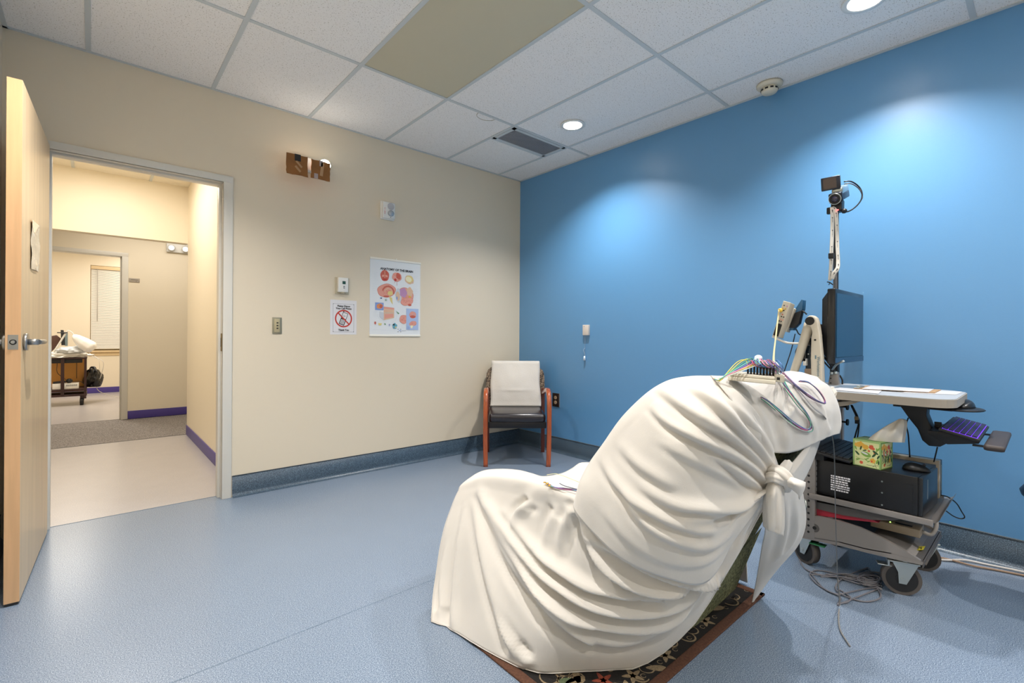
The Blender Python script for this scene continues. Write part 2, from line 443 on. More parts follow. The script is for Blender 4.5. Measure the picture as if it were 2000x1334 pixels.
# right jamb profile, head, left jamb : face casing, stop, depth
for (xa, xb, xs_) in ((.655, .712, 1), (-.255, -.198, -1)):
    mb.box((xa, YC-.014, 0), (xb, YC, 2.186), .002)
    inner = .655 if xs_ > 0 else -.198
    mb.box((min(inner, inner+.02*xs_), YC-.012, 0), (max(inner, inner+.02*xs_), YC+T+.014, 2.14))
    mb.box((min(inner, inner-.016*xs_), YC+.045, 0), (max(inner, inner-.016*xs_), YC+T-.01, 2.13), .002)
    mb.box((xa, YC+T, 0), (xb, YC+T+.014, 2.18), .002)
mb.box((-.255, YC-.0145, 2.142), (.712, YC, 2.186), .002); mb.box((-.2, YC-.012, 2.142), (.66, YC+T+.014, 2.162)); mb.box((-.2, YC+.045, 2.13), (.66, YC+T-.01, 2.142), .002)
mb.box((-.255, YC+T, 2.142), (.712, YC+T+.014, 2.186), .002)
put(mb, 'door_frame', dr)
strike = mat('strike_brass', '#8F7A4E', .35, .8); steel = mat('satin_steel', '#A9A9A8', .28, .9)
put(MB(strike).box((.6505, YC+.008, 1.0), (.6549, YC+.036, 1.12), .001).use(mat('slot_black', '#161616', .6)).box((.6495, YC+.014, 1.03), (.6505, YC+.03, 1.09)), 'strike_plate', dr, 'brass strike plate on the right jamb')
maple = mat('maple_veneer', '#DCC29C', .38, noise_amt=.12, noise_scale=3.2, stretch=(7, 7, .35), coat=.15)
mapleE = mat('maple_edge', '#DDB184', .42, noise_amt=.10, noise_scale=5, stretch=(9, 9, .5))
# leaf : hinge at (-.198,3.655), swung into the room
hp = Vector((-.188, 3.645, 0)); lp = Vector((-.224, 2.778, 0)); dd = (lp-hp).normalized(); nn = Vector((-dd.y, dd.x, 0))
if nn.x > 0: nn = -nn
Wd = (lp-hp).length
LF = Matrix((dd, nn, Vector((0, 0, 1)))).transposed().to_4x4(); LF.translation = hp       # local x along leaf, y thickness (away from camera side), z up
leaf = MB(maple); leaf.box((0, 0, .012), (Wd-.0015, .046, 2.150), mtx=LF)
leaf.use(mapleE).box((Wd-.0015, 0.0006, .012), (Wd, .0454, 2.150), mtx=LF)
lf = put(leaf, 'door_leaf', dr)
def sub(mbx, name, label=None):
    o = put(mbx, name, lf, label); return o
sub(MB(mat('door_sweep', '#1E1E1E', .6)).box((0, .004, .003), (Wd, .042, .012), mtx=LF), 'door_sweep')
mb = MB(steel); hz = 1.075; hx_ = Wd-.07
mb.merge_ = None
def lc(x, y, z): return LF @ Vector((x, y, z))
mb.cyl(lc(hx_, -.001, hz), lc(hx_, -.013, hz), .036, n=28); mb.cyl(lc(hx_, -.013, hz), lc(hx_, -.045, hz), .013, n=20)
mb.tube([lc(hx_, -.045, hz), lc(hx_-.02, -.052, hz), lc(hx_-.06, -.052, hz), lc(hx_-.115, -.05, hz)], .0105, n=12)
mb.cyl(lc(hx_, .047, hz), lc(hx_, .06, hz), .036, n=28); mb.cyl(lc(hx_, .06, hz), lc(hx_, .075, hz), .013, n=20)
sub(mb, 'door_handle', 'satin steel lever handle')
mb = MB(steel); mb.box((Wd, .008, hz-.03), (Wd+.001, .038, hz+.03), mtx=LF)
mb.use(mat('slot_black', '#161616', .6)).cyl(lc(Wd+.001, .023, hz), lc(Wd+.0016, .023, hz), .011); mb.use(steel).cyl(lc(Wd, .023, hz), lc(Wd+.009, .023, hz), .008, .006)
sub(mb, 'latch_plate')
# notice taped to the leaf
pg = mat('notice_paper', '#DDD5C4', .25, bump=.9, bump_scale=25, coat=.7, spec=.8)
G = []
for i in range(13):
    row = []
    for j in range(17):
        u, v_ = i/12, j/16
        off = .004+.004*noise.noise(Vector((u*3, v_*4, 2)))+.002*math.sin(v_*9+u*4)
        row.append(lc(.40+.25*(1-u), -off, 1.40+.225*v_+.012*u))
    G.append(row)
o = MB(pg).grid(G).build('paper_notice'); tag(o, 'crinkled plastic covered notice taped on the open door', 'notice')

# ================================================================ hall, corridor and far office
HR = .787
slab('wall_hall_right', (HR, YC+T, 0), (HR+.12, 6.33, 2.76), creamh, 'cream right wall of the short hall')
slab('wall_hall_left', (-.62, YC+T, 0), (-.5, 6.33, 2.76), creamh, 'cream left wall of the short hall')
struct(MB(creamh).box((-.5, YC+T, 0), (-.25, YC+T+.02, 2.76)).box((.71, YC+T, 0), (HR, YC+T+.02, 2.76)).box((-.5, YC+T, 2.18), (HR, YC+T+.02, 2.76)).build('wall_hall_front'), 'hall side of the doorway wall')
slab('wall_soffit', (-.5, 6.33, 2.125), (HR, 6.45, 2.76), creamh, 'cream soffit over the hall end')
slab('ceiling_hall', (-.5, YC+T, 2.75), (HR, 6.45, 2.83), mat('hall_ceiling', '#E4DCCB', .9), 'white tile ceiling of the short hall')
mb = MB(tbar)
for y in (4.3, 5.52): mb.box((-.5, y-.012, 2.745), (HR, y+.012, 2.7498))
mb.box((.45-.012, YC+T, 2.7452), (.45+.012, 6.33, 2.7498)); mb.box((-.16-.012, YC+T, 2.7452), (-.16+.012, 6.33, 2.7498)); struct(mb.build('trim_3'), 'ceiling grid bars of the short hall')
slab('ceiling_corridor', (-2.5, 6.45, 2.6), (3.2, 7.94, 2.7), MATS['hall_ceiling'], 'white ceiling of the corridor')
# corridor near side walls and ends
slab('wall_corridor_near', (HR+.12, 6.33, 0), (3.2, 6.45, 2.6), creamh); slab('wall_corridor_near', (-2.5, 6.33, 0), (-.62, 6.45, 2.6), creamh)
slab('wall_corridor_end', (3.1, 6.45, 0), (3.2, 7.94, 2.6), creamh); slab('wall_corridor_end', (-2.5, 6.45, 0), (-2.4, 7.94, 2.6), creamh)
mb = MB(creamh); mb.box((.30, 7.94, 0), (3.2, 8.06, 2.65)); mb.box((-2.5, 7.94, 0), (-.72, 8.06, 2.65)); mb.box((-.72, 7.94, 2.15), (.30, 8.06, 2.65))
struct(mb.build('wall_corridor_far'), 'cream far wall of the corridor with the office doorway')
d2 = struct(base('door_2', 'painted steel frame of the office doorway', None, (-.2, 7.94, 0)))
mb = MB(frame_m)
for xa, xb, inn, s_ in ((.272, .338, .272, 1), (-.76, -.694, -.694, -1)):
    mb.box((xa, 7.925, 0), (xb, 7.94, 2.17), .002); mb.box((min(inn, inn+.03*s_), 7.93, 0), (max(inn, inn+.03*s_), 8.075, 2.13)); mb.box((min(inn, inn-.014*s_), 7.98, 0), (max(inn, inn-.014*s_), 8.04, 2.12), .002)
mb.box((-.76, 7.9245, 2.12), (.338, 7.94, 2.17), .002); mb.box((-.7, 7.93, 2.12), (.28, 8.075, 2.15))
put(mb, 'door_frame', d2)
slab('wall_office_far', (-1.9, 11.8, 0), (-.05, 11.95, 2.7), creamh); slab('wall_office_far', (.95, 11.8, 0), (1.7, 11.95, 2.7), creamh)
slab('wall_office_far', (-.05, 11.8, 0), (.95, 11.95, .80), creamh); slab('wall_office_far', (-.05, 11.8, 2.40), (.95, 11.95, 2.7), creamh)
slab('wall_office_left', (-1.9, 8.06, 0), (-1.8, 11.8, 2.7), creamh); slab('wall_office_right', (1.6, 8.06, 0), (1.7, 11.8, 2.7), creamh)
slab('ceiling_office', (-1.9, 8.06, 2.7), (1.7, 11.95, 2.8), MATS['hall_ceiling'])
def pbase(name, a, b, label):
    struct(MB(purple).box(a, b, .002).build(name), label)
pbase('baseboard_hall_right', (HR-.008, YC+T, 0), (HR, 6.33, .105), 'purple base along the right hall wall')
pbase('baseboard_corridor', (.34, 7.932, 0), (3.1, 7.94, .105), 'purple base along the corridor wall')
pbase('baseboard_office', (-1.8, 11.792, 0), (1.6, 11.8, .105), 'purple base under the office window')
struct(MB(mat('carpet_edge', '#6E6A68', .6)).box((-.5, 6.315, 0), (HR, 6.335, .004)).build('trim_4'), 'dark strip where hall floor meets carpet')
# window with blind
w1 = struct(base('window_1', 'office window with closed white horizontal blind', None, (.45, 11.8, .8)))
almond = mat('almond_trim', '#D8C096', .45)
put(MB(almond).box((-.05, 11.86, .80), (-.03, 11.9, 2.4)).box((.93, 11.86, .80), (.95, 11.9, 2.4)).box((-.05, 11.86, .8), (.95, 11.9, .84)).box((-.05, 11.86, 2.36), (.95, 11.9, 2.4)), 'window_frame', w1)
glassm = mat('window_glass', '#B8C4CC', .05, trans=.9)
put(MB(glassm).box((-.03, 11.878, .84), (.93, 11.884, 2.36)), 'pane', w1)
put(MB(almond).box((-.09, 11.76, .765), (.99, 11.86, .80), .003).box((-.07, 11.788, .70), (.97, 11.8, .765), .003).use(steel).box((.38, 11.80, .80), (.52, 11.82, .815), .003), 'window_sill', w1)
blm = mat('blind_slat', '#E9E6DC', .4)
bl = base('window_blind', 'closed white horizontal blind hanging in the office window', 'blind', (.45, 11.83, .83))
put(MB(almond).box((-.045, 11.805, 2.33), (.945, 11.85, 2.395), .003), 'head_rail', bl)
slat = None
for k in range(60):
    z = .86+k*.0246
    if slat is None:
        mbx = MB(blm); mt = Matrix.Translation((.45, 11.828, z)) @ Matrix.Rotation(math.radians(62), 4, 'X')
        mbx.box((-.49, -.0125, -.0006), (.49, .0125, .0006), mtx=mt); slat = put(mbx, 'slat', bl); z_s = z
    else:
        c_ = slat.copy(); COL.objects.link(c_); c_.location.z += z-z_s
put(MB(blm).box((-.04, 11.815, .828), (.94, 11.842, .845), .002), 'bottom_rail', bl)
put(MB(mat('wand_grey', '#B0ACA4', .4)).cyl((.05, 11.80, 2.34), (.05, 11.80, 1.35), .004, n=8), 'wand', bl)
# emergency light on the corridor wall
el = base('emergency_light', 'white twin head emergency light high on the corridor wall', 'emergency light', (.85, 7.94, 2.25))
put(MB(white).box((.74, 7.90, 2.235), (.99, 7.939, 2.36), .01), 'housing', el)
lens = mat('lens_lit', '#EEF3F8', .2, emit=1.2)
for x in (.79, .95):
    put(MB(white).ball((x, 7.875, 2.29), .045, (1, .8, 1)).use(lens).ball((x, 7.848, 2.286), .033, (1, .6, 1)), 'lamp_head', el)
# room sign
rs = base('room_sign', 'small grey room plate beside the office doorway', 'sign', (.40, 7.94, 1.81))
put(MB(mat('sign_grey', '#A79E92', .4)).box((.345, 7.932, 1.795), (.457, 7.939, 1.847), .002), 'plate', rs)
text('A', .018, frame((.42, 7.9315, 1.803), (1, 0, 0), (0, 0, 1)), mat('ink_black', '#1B1B1E', .6), 'lettering', rs)
put(MB(mat('ink_black', '#1B1B1E', .6)).box((.365, 7.9312, 1.824), (.44, 7.9318, 1.828)), 'lettering', rs)

# far cart in the office, with its monitor, bags
dwood = mat('dark_wine_metal', '#33191A', .4)
oc = base('utility_cart', 'dark brown wheeled equipment cart standing in the far office', 'cart', (-.3, 9.95, 0))
x0, x1, y0, y1 = -.62, -.075, 9.92, 10.45
put(MB(dwood).box((x0, y0, .145), (x1, y1, .175), .004), 'bottom_shelf', oc)
put(MB(dwood).box((x0, y0, .235), (x1, y1, .26), .004), 'lower_rail', oc)
put(MB(dwood).box((x0, y0, .72), (x1, y1, .745), .004), 'top_shelf', oc)
for (x, y) in ((x0+.015, y0+.015), (x1-.02, y0+.015), (x0+.015, y1-.02), (x1-.02, y1-.02)):
    put(MB(dwood).box((x-.014, y-.014, .10), (x+.014, y+.014, .73), .003), 'post', oc)
put(MB(dwood).box((-.375, y0-.004, .17), (-.335, y0+.03, .74), .003), 'post', oc)
put(MB(mat('honey_wood', '#D59A4C', .45)).box((x0+.03, y1-.03, .18), (x1-.03, y1-.015, .71)), 'back_panel', oc)
for (x, y) in ((x0+.06, y0+.05), (x1-.06, y0+.05), (x0+.06, y1-.05), (x1-.06, y1-.05)):
    mb = MB(mat('rubber_black', '#1A1A1C', .6)).cyl((x-.022, y, .055), (x+.022, y, .055), .055, n=20).use(mat('caster_brown', '#5A4030', .5)).cyl((x-.024, y, .055), (x+.024, y, .055), .03, n=16).use(dwood).box((x-.02, y-.02, .1), (x+.02, y+.02, .145))
    put(mb, 'caster', oc)
blackp = mat('black_plastic', '#17181B', .45)
put(MB(blackp).box((-.50, 9.95, .66), (-.13, 10.1, .72), .006), 'drawer', oc)
uw = mat('sheet_white', '#EDEBE6', .75)
bx = base('white_device_box', 'low white electronic box on the lower shelf of the far cart', 'device', (-.33, 9.97, .26))
put(MB(uw).box((-.47, 9.95, .26), (-.17, 10.15, .345), .005), 'case', bx)
mb = MB(mat('slot_black', '#161616', .6))
for k in range(8): mb.box((-.31+k*.016, 9.9485, .30), (-.303+k*.016, 9.9497, .33))
put(mb, 'vent_slot', bx)
tag(MB(blackp).tube([(-.46, 9.99, .362), (-.38, 9.98, .37), (-.32, 9.98, .372)], .016, n=10).ball((-.28, 9.99, .383), .04, (1, 1, .9)).build('handheld_scanner'), 'black handheld device lying on the white box of the far cart', 'device')
# crumpled white sheet on the cart top
def blob(name, c, sc, amp, fr, m, lab, cat, n=22, par=None):
    t = bmesh.new(); bmesh.ops.create_uvsphere(t, u_segments=n*2, v_segments=n, radius=1)
    for v in t.verts:
        d = v.co.normalized(); k = 1+amp*(abs(noise.noise(d*fr+Vector(c)))*2-.5)+amp*.5*noise.noise(d*fr*2.7)
        v.co = Vector((d.x*sc[0]*k, d.y*sc[1]*k, max(d.z*sc[2]*k, -sc[2]*.55)))+Vector(c)
    mb = MB(m); mb.merge(t, None, True); o = mb.build(name)
    if lab: tag(o, lab, cat)
    return o
blob('folded_sheet', (-.36, 10.12, .775), (.30, .22, .055), .35, 2.2, uw, 'white crumpled sheet spread on the far cart top', 'sheet')
blob('folded_sheet', (-.26, 10.0, .845), (.17, .12, .06), .3, 2.6, mat('pale_grey_cloth', '#CFD3D6', .8), 'pale grey bundled cloth on the far cart', 'cloth')
# white plastic bag hanging from a bent arm
bagm = mat('bag_white', '#F2F1EE', .35, bump=.8, bump_scale=18)
pts = [(-.235, 9.95, 1.09), (-.20, 9.94, 1.05), (-.12, 9.93, .97), (-.04, 9.92, .90), (.0, 9.92, .86)]
mb = MB(bagm); mb.tube(pts, [.02, .055, .085, .095, .06], n=18, pleat=.06, npl=6)
tag(mb.build('plastic_bag'), 'white plastic bag slung off the far cart arm', 'bag')
ar = base('swing_arm', 'thin white bent arm standing on the far cart', 'arm', (-.44, 10.0, .75))
put(MB(uw).tube([(-.47, 10.0, .80), (-.40, 9.98, .95), (-.32, 9.97, 1.13)], .012, n=8).tube([(-.32, 9.97, 1.13), (-.29, 9.96, 1.16), (-.25, 9.96, 1.13), (-.23, 9.96, 1.09)], .006, n=8), 'tube', ar)
put(MB(blackp).box((-.42, 9.95, 1.12), (-.30, 9.98, 1.135), .004), 'bracket', ar)
mo = base('tilted_monitor', 'dark tilted monitor at the back of the far cart', 'monitor', (-.5, 10.2, .75))
put(MB(mat('brown_shell', '#4A2E22', .5)).prism([(-.72, 10.25, .86), (-.52, 10.25, .80), (-.36, 10.25, 1.0), (-.44, 10.25, 1.09), (-.60, 10.25, 1.05)], (0, .12, 0), .008), 'shell', mo)
put(MB(blackp).prism([(-.38, 10.2, .93), (-.33, 10.2, .93), (-.36, 10.2, 1.17), (-.39, 10.2, 1.17)], (0, .2, 0), .004).use(mat('screen_grey', '#6F7F82', .3)).box((-.34, 10.2, .92), (-.31, 10.4, 1.12), .004), 'panel', mo)
blob('waste_bag', (.0, 10.3, .36), (.12, .15, .20), .2, 1.8, mat('black_bag', '#121214', .22), 'shiny black bag hanging on the right side of the far cart', 'bag')
wc = mat('white_cord', '#E3DFD6', .5)
mb = MB(wc); mb.tube([(-.05, 10.2, .8), (.06, 10.1, .7), (.08, 10.1, .5)], .004).tube([(-.02, 10.2, .75), (.12, 10.15, .66), (.1, 10.2, .45), (.05, 10.3, .2), (.3, 10.6, .03), (.55, 10.75, .006)], .005)
tag(mb.build('dangling_cord'), 'white cords looping from the far cart to the office floor', 'cord')
mb = MB(blackp)
for p in ([(-.5, 10.1, .66), (-.56, 10.0, .5), (-.5, 10.1, .38), (-.57, 10.1, .27)], [(-.42, 10.05, .66), (-.42, 10.05, .52), (-.36, 10.05, .44), (-.30, 10.05, .38)], [(-.2, 10.2, .66), (-.2, 10.2, .4)], [(-.25, 10.0, .37), (-.15, 10.05, .36), (-.1, 10.1, .3)]): mb.tube(p, .004)
put(mb, 'wiring', oc)
# ================================================================ things on the cream wall (y = YC)
ink = mat('ink_black', '#1B1B1E', .6)
paper = mat('paper_white', '#E2E0E2', .35, coat=.3)
def wallframe(x, z, y=YC): return frame((x, y, z), (1, 0, 0), (0, 0, 1))      # local x right, y up, normal towards the room (-y)
# light switch plate
sw = base('light_switch', 'small steel switch plate with three buttons beside the door', 'switch', (.997, YC, 1.18))
put(MB(mat('plate_steel', '#9C9884', .35, .6)).box((.966, YC-.006, 1.121), (1.03, YC, 1.239), .002), 'plate', sw)
put(MB(mat('plate_inset', '#B9AE8C', .4, .3)).box((.978, YC-.010, 1.132), (1.016, YC-.005, 1.228), .002), 'inset', sw)
for k, z in enumerate((1.160, 1.180, 1.200)):
    put(MB(ink).box((.993, YC-.0125, z-.004), (1.005, YC-.009, z+.004), .001), 'button', sw)
# thermostat
th = base('thermostat', 'white wall thermostat with a small green display above the phone sign', 'thermostat', (1.47, YC, 1.45))
put(MB(mat('thermo_base', '#BDB49C', .5)).box((1.418, YC-.006, 1.437), (1.528, YC, 1.568), .002), 'base_plate', th)
put(MB(white).box((1.434, YC-.034, 1.452), (1.512, YC-.006, 1.566), .004), 'case', th)
put(MB(mat('lcd_green', '#2F5347', .2)).box((1.465, YC-.0352, 1.514), (1.490, YC-.0338, 1.538)), 'display', th)
put(MB(ink).box((1.472, YC-.0355, 1.494), (1.484, YC-.034, 1.499)).box((1.472, YC-.0355, 1.482), (1.484, YC-.034, 1.487)), 'button', th)
put(MB(MATS['thermo_base']).lathe([(.012, 0), (.018, .012)], (1.474, YC-.02, 1.441)), 'foot', th)

# PLEASE SILENCE YOUR CELL PHONE sign
sg = base('phone_sign', 'white laminated sign asking to silence cell phones, red crossed out phone', 'sign', (1.489, YC, 1.255))
W_, H_ = .213, .272; X0, Z0 = 1.3825, 1.119
put(MB(paper).box((X0, YC-.0012, Z0), (X0+W_, YC-.0002, Z0+H_)), 'sheet', sg)
red = mat('print_red', '#C4392C', .5)
P = Print(wallframe(X0, Z0, YC-.0013))
cx_, cz_ = W_/2, H_/2
for (a, b, c, d) in ((.022, .02, W_-.022, .0212), (.022, H_-.0312, W_-.022, H_-.03), (.022, .02, .0235, H_-.03), (W_-.0235, .02, W_-.022, H_-.03)): P.rect(a, b, c, d, ink)
for x in (.024, W_-.024):
    for y in (.022, H_-.032): P.oval(x, y, .003, .003, ink, n=10)
# phone, tilted
def ph(pts, m):
    a = math.radians(-20); c, q = math.cos(a), math.sin(a)
    P.poly([(cx_+x*c-y*q, cz_-.010+x*q+y*c) for x, y in pts], m)
def prc(x0, y0, x1, y1, m): ph([(x0, y0), (x1, y0), (x1, y1), (x0, y1)], m)
prc(-.022, -.052, .022, .050, ink); prc(-.022, .05, -.014, .062, ink)
prc(-.018, .002, .018, .046, paper); prc(-.018, -.047, .018, -.008, ink)
for i in range(3):
    for j in range(4): prc(-.0165+i*.0118, -.046+j*.0098, -.0075+i*.0118, -.0385+j*.0098, paper)
prc(-.012, .016, .004, .018, ink); prc(-.012, .022, .010, .024, ink)
P.arc(cx_, cz_-.010, .064, 0, 2*PI, .011, red, 40)
P.line([(cx_-.045, cz_+.035), (cx_+.045, cz_-.055)], .010, red)
put(P.mb, 'print', sg)
fr = wallframe(0, 0, YC-.0032)
def wt(s_, x, z, size, m, par, bold=.0, nm='lettering'):
    return text(s_, size, Matrix.Translation((x, 0, z)) @ fr, m, nm, par, bold)
wt('Please Silence', X0+cx_, Z0+.219, .0185, ink, sg, .0006)
wt('Your Cell Phone', X0+cx_, Z0+.200, .0185, ink, sg, .0006)
wt('Thank You', X0+cx_, Z0+.030, .0195, ink, sg, .0006)

# brain anatomy poster
bp_ = base('anatomy_poster', 'white medical chart of brain drawings hung on the cream wall', 'poster', (1.942, YC, 1.42))
X0, X1, Z0, Z1 = 1.706, 2.180, 1.108, 1.757
pw, phh = X1-X0, Z1-Z0
put(MB(mat('poster_paper', '#E3E6E8', .3, coat=.4)).box((X0, YC-.003, Z0), (X1, YC-.0005, Z1)), 'sheet', bp_)
put(MB(mat('poster_rail', '#EDEADF', .4)).box((X0-.002, YC-.009, Z1-.012), (X1+.002, YC-.0005, Z1+.004), .002).box((X0-.002, YC-.009, Z0-.002), (X1+.002, YC-.0005, Z0+.014), .002).box((1.936, YC-.006, Z1), (1.948, YC-.001, Z1+.014), .002), 'rail', bp_)
P = Print(wallframe(X0, Z0, YC-.0032))
pk = mat('print_pink', '#DE9C8C', .5); pk2 = mat('print_deep_pink', '#C4604E', .5); org = mat('print_orange', '#D98A55', .5)
yel = mat('print_yellow', '#DCCB84', .5); pbl = mat('print_blue', '#A9BDE0', .5); pbl2 = mat('print_mid_blue', '#7F98CF', .5); gry = mat('print_grey', '#A7AEB6', .5)
lgry = mat('print_light_grey', '#C9CED4', .5); grn = mat('print_green', '#6E9A6A', .5); lil = mat('print_lilac', '#B98CB4', .5); bei = mat('print_beige', '#D9B79A', .5); teal = mat('print_teal', '#5FA0B5', .5)
SX, SZ = pw/650., phh/1020.         # from the zoomed chart, 650 x 1020 units, origin at its lower left
def q(x, y): return ((x-150)*SX, (1180-y)*SZ)
def brain(cx, cy, rx, ry, m, m2, rot=0, lines=5, seed=1):
    x, y = q(cx, cy); rx *= SX; ry *= SZ
    P.oval(x, y, rx*1.04, ry*1.04, m2, rot, 26, .03); P.oval(x, y, rx, ry, m, rot, 26, .03)
    rnd = random.Random(seed)
    for k in range(lines*3):
        a = rnd.uniform(0, 2*PI); r_ = rnd.uniform(.15, .75); sx_, sy_ = x+rx*r_*math.cos(a), y+ry*r_*math.sin(a)
        a0 = rnd.uniform(0, 2*PI); P.arc(sx_, sy_, min(rx, ry)*rnd.uniform(.12, .25), a0, a0+rnd.uniform(1.5, 3.5), .0011, m2, 6)
brain(332, 380, 52, 72, pk2, red, 0, 6, 2); P.rect(*q(329, 445), *q(335, 318), bei)
P.oval(*q(310, 385), .012, .009, pk, .5); P.oval(*q(354, 385), .012, .009, pk, -.5); P.oval(*q(332, 430), .019, .009, red)
brain(485, 385, 62, 62, pk, lgry, 0, 5, 3); P.oval(*q(505, 372), .02, .03, pk2, .4); P.oval(*q(465, 425), .012, .012, red)
P.line([q(485, 440), q(487, 500)], .003, pk2); P.line([q(470, 430), q(455, 470)], .002, red)
for k in range(8): P.line([q(485, 400), q(430+k*17, 340+(k % 3)*6)], .0009, red)
P.oval(*q(648, 405), .044, .038, bei, -.3, 24, .04); P.oval(*q(652, 400), .037, .031, yel, -.3, 24); P.oval(*q(640, 400), .03, .022, mat('print_cream', '#E9E4C0', .5), -.3)
P.oval(*q(690, 440), .012, .010, bei)
P.line([q(300, 660), q(400, 660)], .001, lgry)
brain(355, 575, 112, 85, pk, pk2, .15, 10, 5)
P.arc(*q(375, 600), .052, -.2, 2.9, .012, pk2, 16); P.arc(*q(378, 605), .036, -.4, 2.9, .008, bei, 16); P.oval(*q(400, 608), .024, .019, yel, .2)
P.poly([q(385, 650), q(425, 665), q(430, 720), q(435, 760), q(405, 715)], yel); P.oval(*q(350, 655), .028, .008, pk2)
brain(600, 620, 105, 95, pk, pk2, -.35, 8, 7)
P.oval(*q(508, 630), .028, .062, lgry, .1); P.oval(*q(500, 640), .018, .04, bei, .1); P.oval(*q(487, 668), .006, .014, pbl2)
P.oval(*q(570, 590), .035, .04, lil, .2, 20, .1); P.oval(*q(655, 570), .03, .04, bei, .2, 20, .1); P.oval(*q(655, 645), .013, .013, mat('print_gold', '#D9AE3E', .5))
brain(620, 705, 82, 52, pk, pk2, .25, 6, 11); P.oval(*q(655, 750), .018, .010, pk2)
P.oval(*q(285, 680), .012, .007, pbl); P.oval(*q(288, 682), .005, .005, ink); P.oval(*q(347, 700), .014, .013, lgry); P.oval(*q(345, 702), .006, .006, grn)
P.rect(*q(214, 838), *q(318, 740), pbl2); P.oval(*q(270, 787), .028, .022, org, .2, 20, .05); P.oval(*q(285, 790), .014, .014, pk2, .2)
P.poly([q(320, 790), q(452, 800), q(452, 850), q(320, 860)], pk); P.poly([q(320, 818), q(452, 826), q(452, 842), q(320, 842)], bei); P.poly([q(320, 850), q(452, 842), q(452, 935), q(320, 970)], bei)
P.poly([q(270, 855), q(320, 870), q(320, 970), q(270, 930)], lgry); P.poly([q(330, 890), q(440, 880), q(440, 925), q(330, 950)], pk)
for k in range(5): P.arc(*q(345+k*22, 880), .009, 0, PI, .0016, gry, 6)
P.arc(*q(330, 880), .065, 3.3, 5.2, .0012, lgry, 14); P.arc(*q(395, 900), .066, -1.3, .9, .0012, lgry, 14)
P.poly([q(470, 830), q(490, 850), q(520, 870), q(505, 885)], grn)
brain(578, 950, 55, 58, pk, pk2, 0, 6, 13)
P.rect(*q(610, 1090), *q(775, 800), pbl); brain(697, 885, 46, 48, pk, pbl2, 0, 4, 17); P.oval(*q(697, 910), .028, .012, pk2); brain(700, 1005, 48, 34, pk, pk2, .2, 4, 19); P.poly([q(665, 1030), q(705, 1030), q(690, 1070), q(670, 1065)], mat('print_cream', '#E9E4C0', .5))
for k in range(10): P.line([q(625, 1045+k*4), q(660 if k % 2 else 650, 1045+k*4)], .0006, pbl2)
P.line([q(216, 1035), q(216, 1000)], .003, lil); P.oval(*q(216, 1008), .009, .012, pk2, 0, 12, .2); P.poly([q(252, 1010), q(298, 1010), q(290, 1038), q(258, 1038)], yel); P.oval(*q(337, 1020), .005, .009, grn, .6); P.oval(*q(393, 1028), .008, .008, pbl, 0); P.oval(*q(393, 1024), .003, .003, pk2)
P.oval(*q(460, 1042), .022, .024, teal, .3, 18, .15); P.oval(*q(448, 1025), .008, .008, ink); P.oval(*q(472, 1060), .008, .006, yel)
for x, y in ((503, 1085), (538, 1085), (503, 1120), (538, 1120)): P.rect(*q(x-4, y+4), *q(x+4, y-4), ink)
P.line([q(512, 1103), q(540, 1103)], .004, pbl2); P.line([q(545, 1103), q(606, 1103)], .0025, gry)
P.line([q(190, 1095), q(420, 1100)], .001, lgry)
for (x0_, x1_, y0_, y1_, n_) in ((190, 245, 350, 440, 7), (180, 245, 505, 620, 5), (700, 770, 345, 380, 4), (690, 770, 520, 560, 4), (700, 760, 590, 740, 6), (185, 245, 860, 925, 6), (700, 770, 1100, 1125, 3), (540, 590, 1020, 1060, 4), (400, 420, 340, 440, 4), (285, 640, 298, 312, 2)):
    for k in range(n_): P.line([q(x0_, y0_+(y1_-y0_)*k/max(1, n_-1)), q(x1_-(k % 3)*9, y0_+(y1_-y0_)*k/max(1, n_-1))], .0007, lgry)
put(P.mb, 'print', bp_)
fr = wallframe(0, 0, YC-.0042)
wt('ANATOMY OF THE BRAIN', X0+q(487, 0)[0], Z0+q(0, 305)[1], .0262, ink, bp_, .0011)

# fire strobe and sounder
st = base('fire_strobe', 'white fire alarm strobe and sounder high on the cream wall', 'alarm', (1.855, YC, 2.16))
put(MB(white).box((1.790, YC-.022, 2.085), (1.914, YC-.0005, 2.235), .006).box((1.798, YC-.045, 2.092), (1.908, YC-.020, 2.228), .008), 'case', st)
put(MB(mat('grill_grey', '#B7B7BC', .6)).lathe([(.030, -.0005), (.030, -.003)], (1.868, YC-.0445, 2.193), 'y', 24), 'sounder_grille', st)
mb = MB(mat('strobe_clear', '#AEB7C0', .08, .5)); 
mb.ball((1.868, YC-.05, 2.135), .028, (1, .6, .9)); mb.box((1.845, YC-.055, 2.13), (1.891, YC-.045, 2.14))
put(mb, 'strobe_lens', st)
for k, ch in enumerate('FIRE'):
    text(ch, .014, Matrix.Translation((1.815, 0, 2.165-k*.0135)) @ wallframe(0, 0, YC-.0459), red, 'lettering', st, .0004)
put(MB(ink).box((1.864, YC-.0462, 2.100), (1.870, YC-.0448, 2.106)), 'indicator', st)

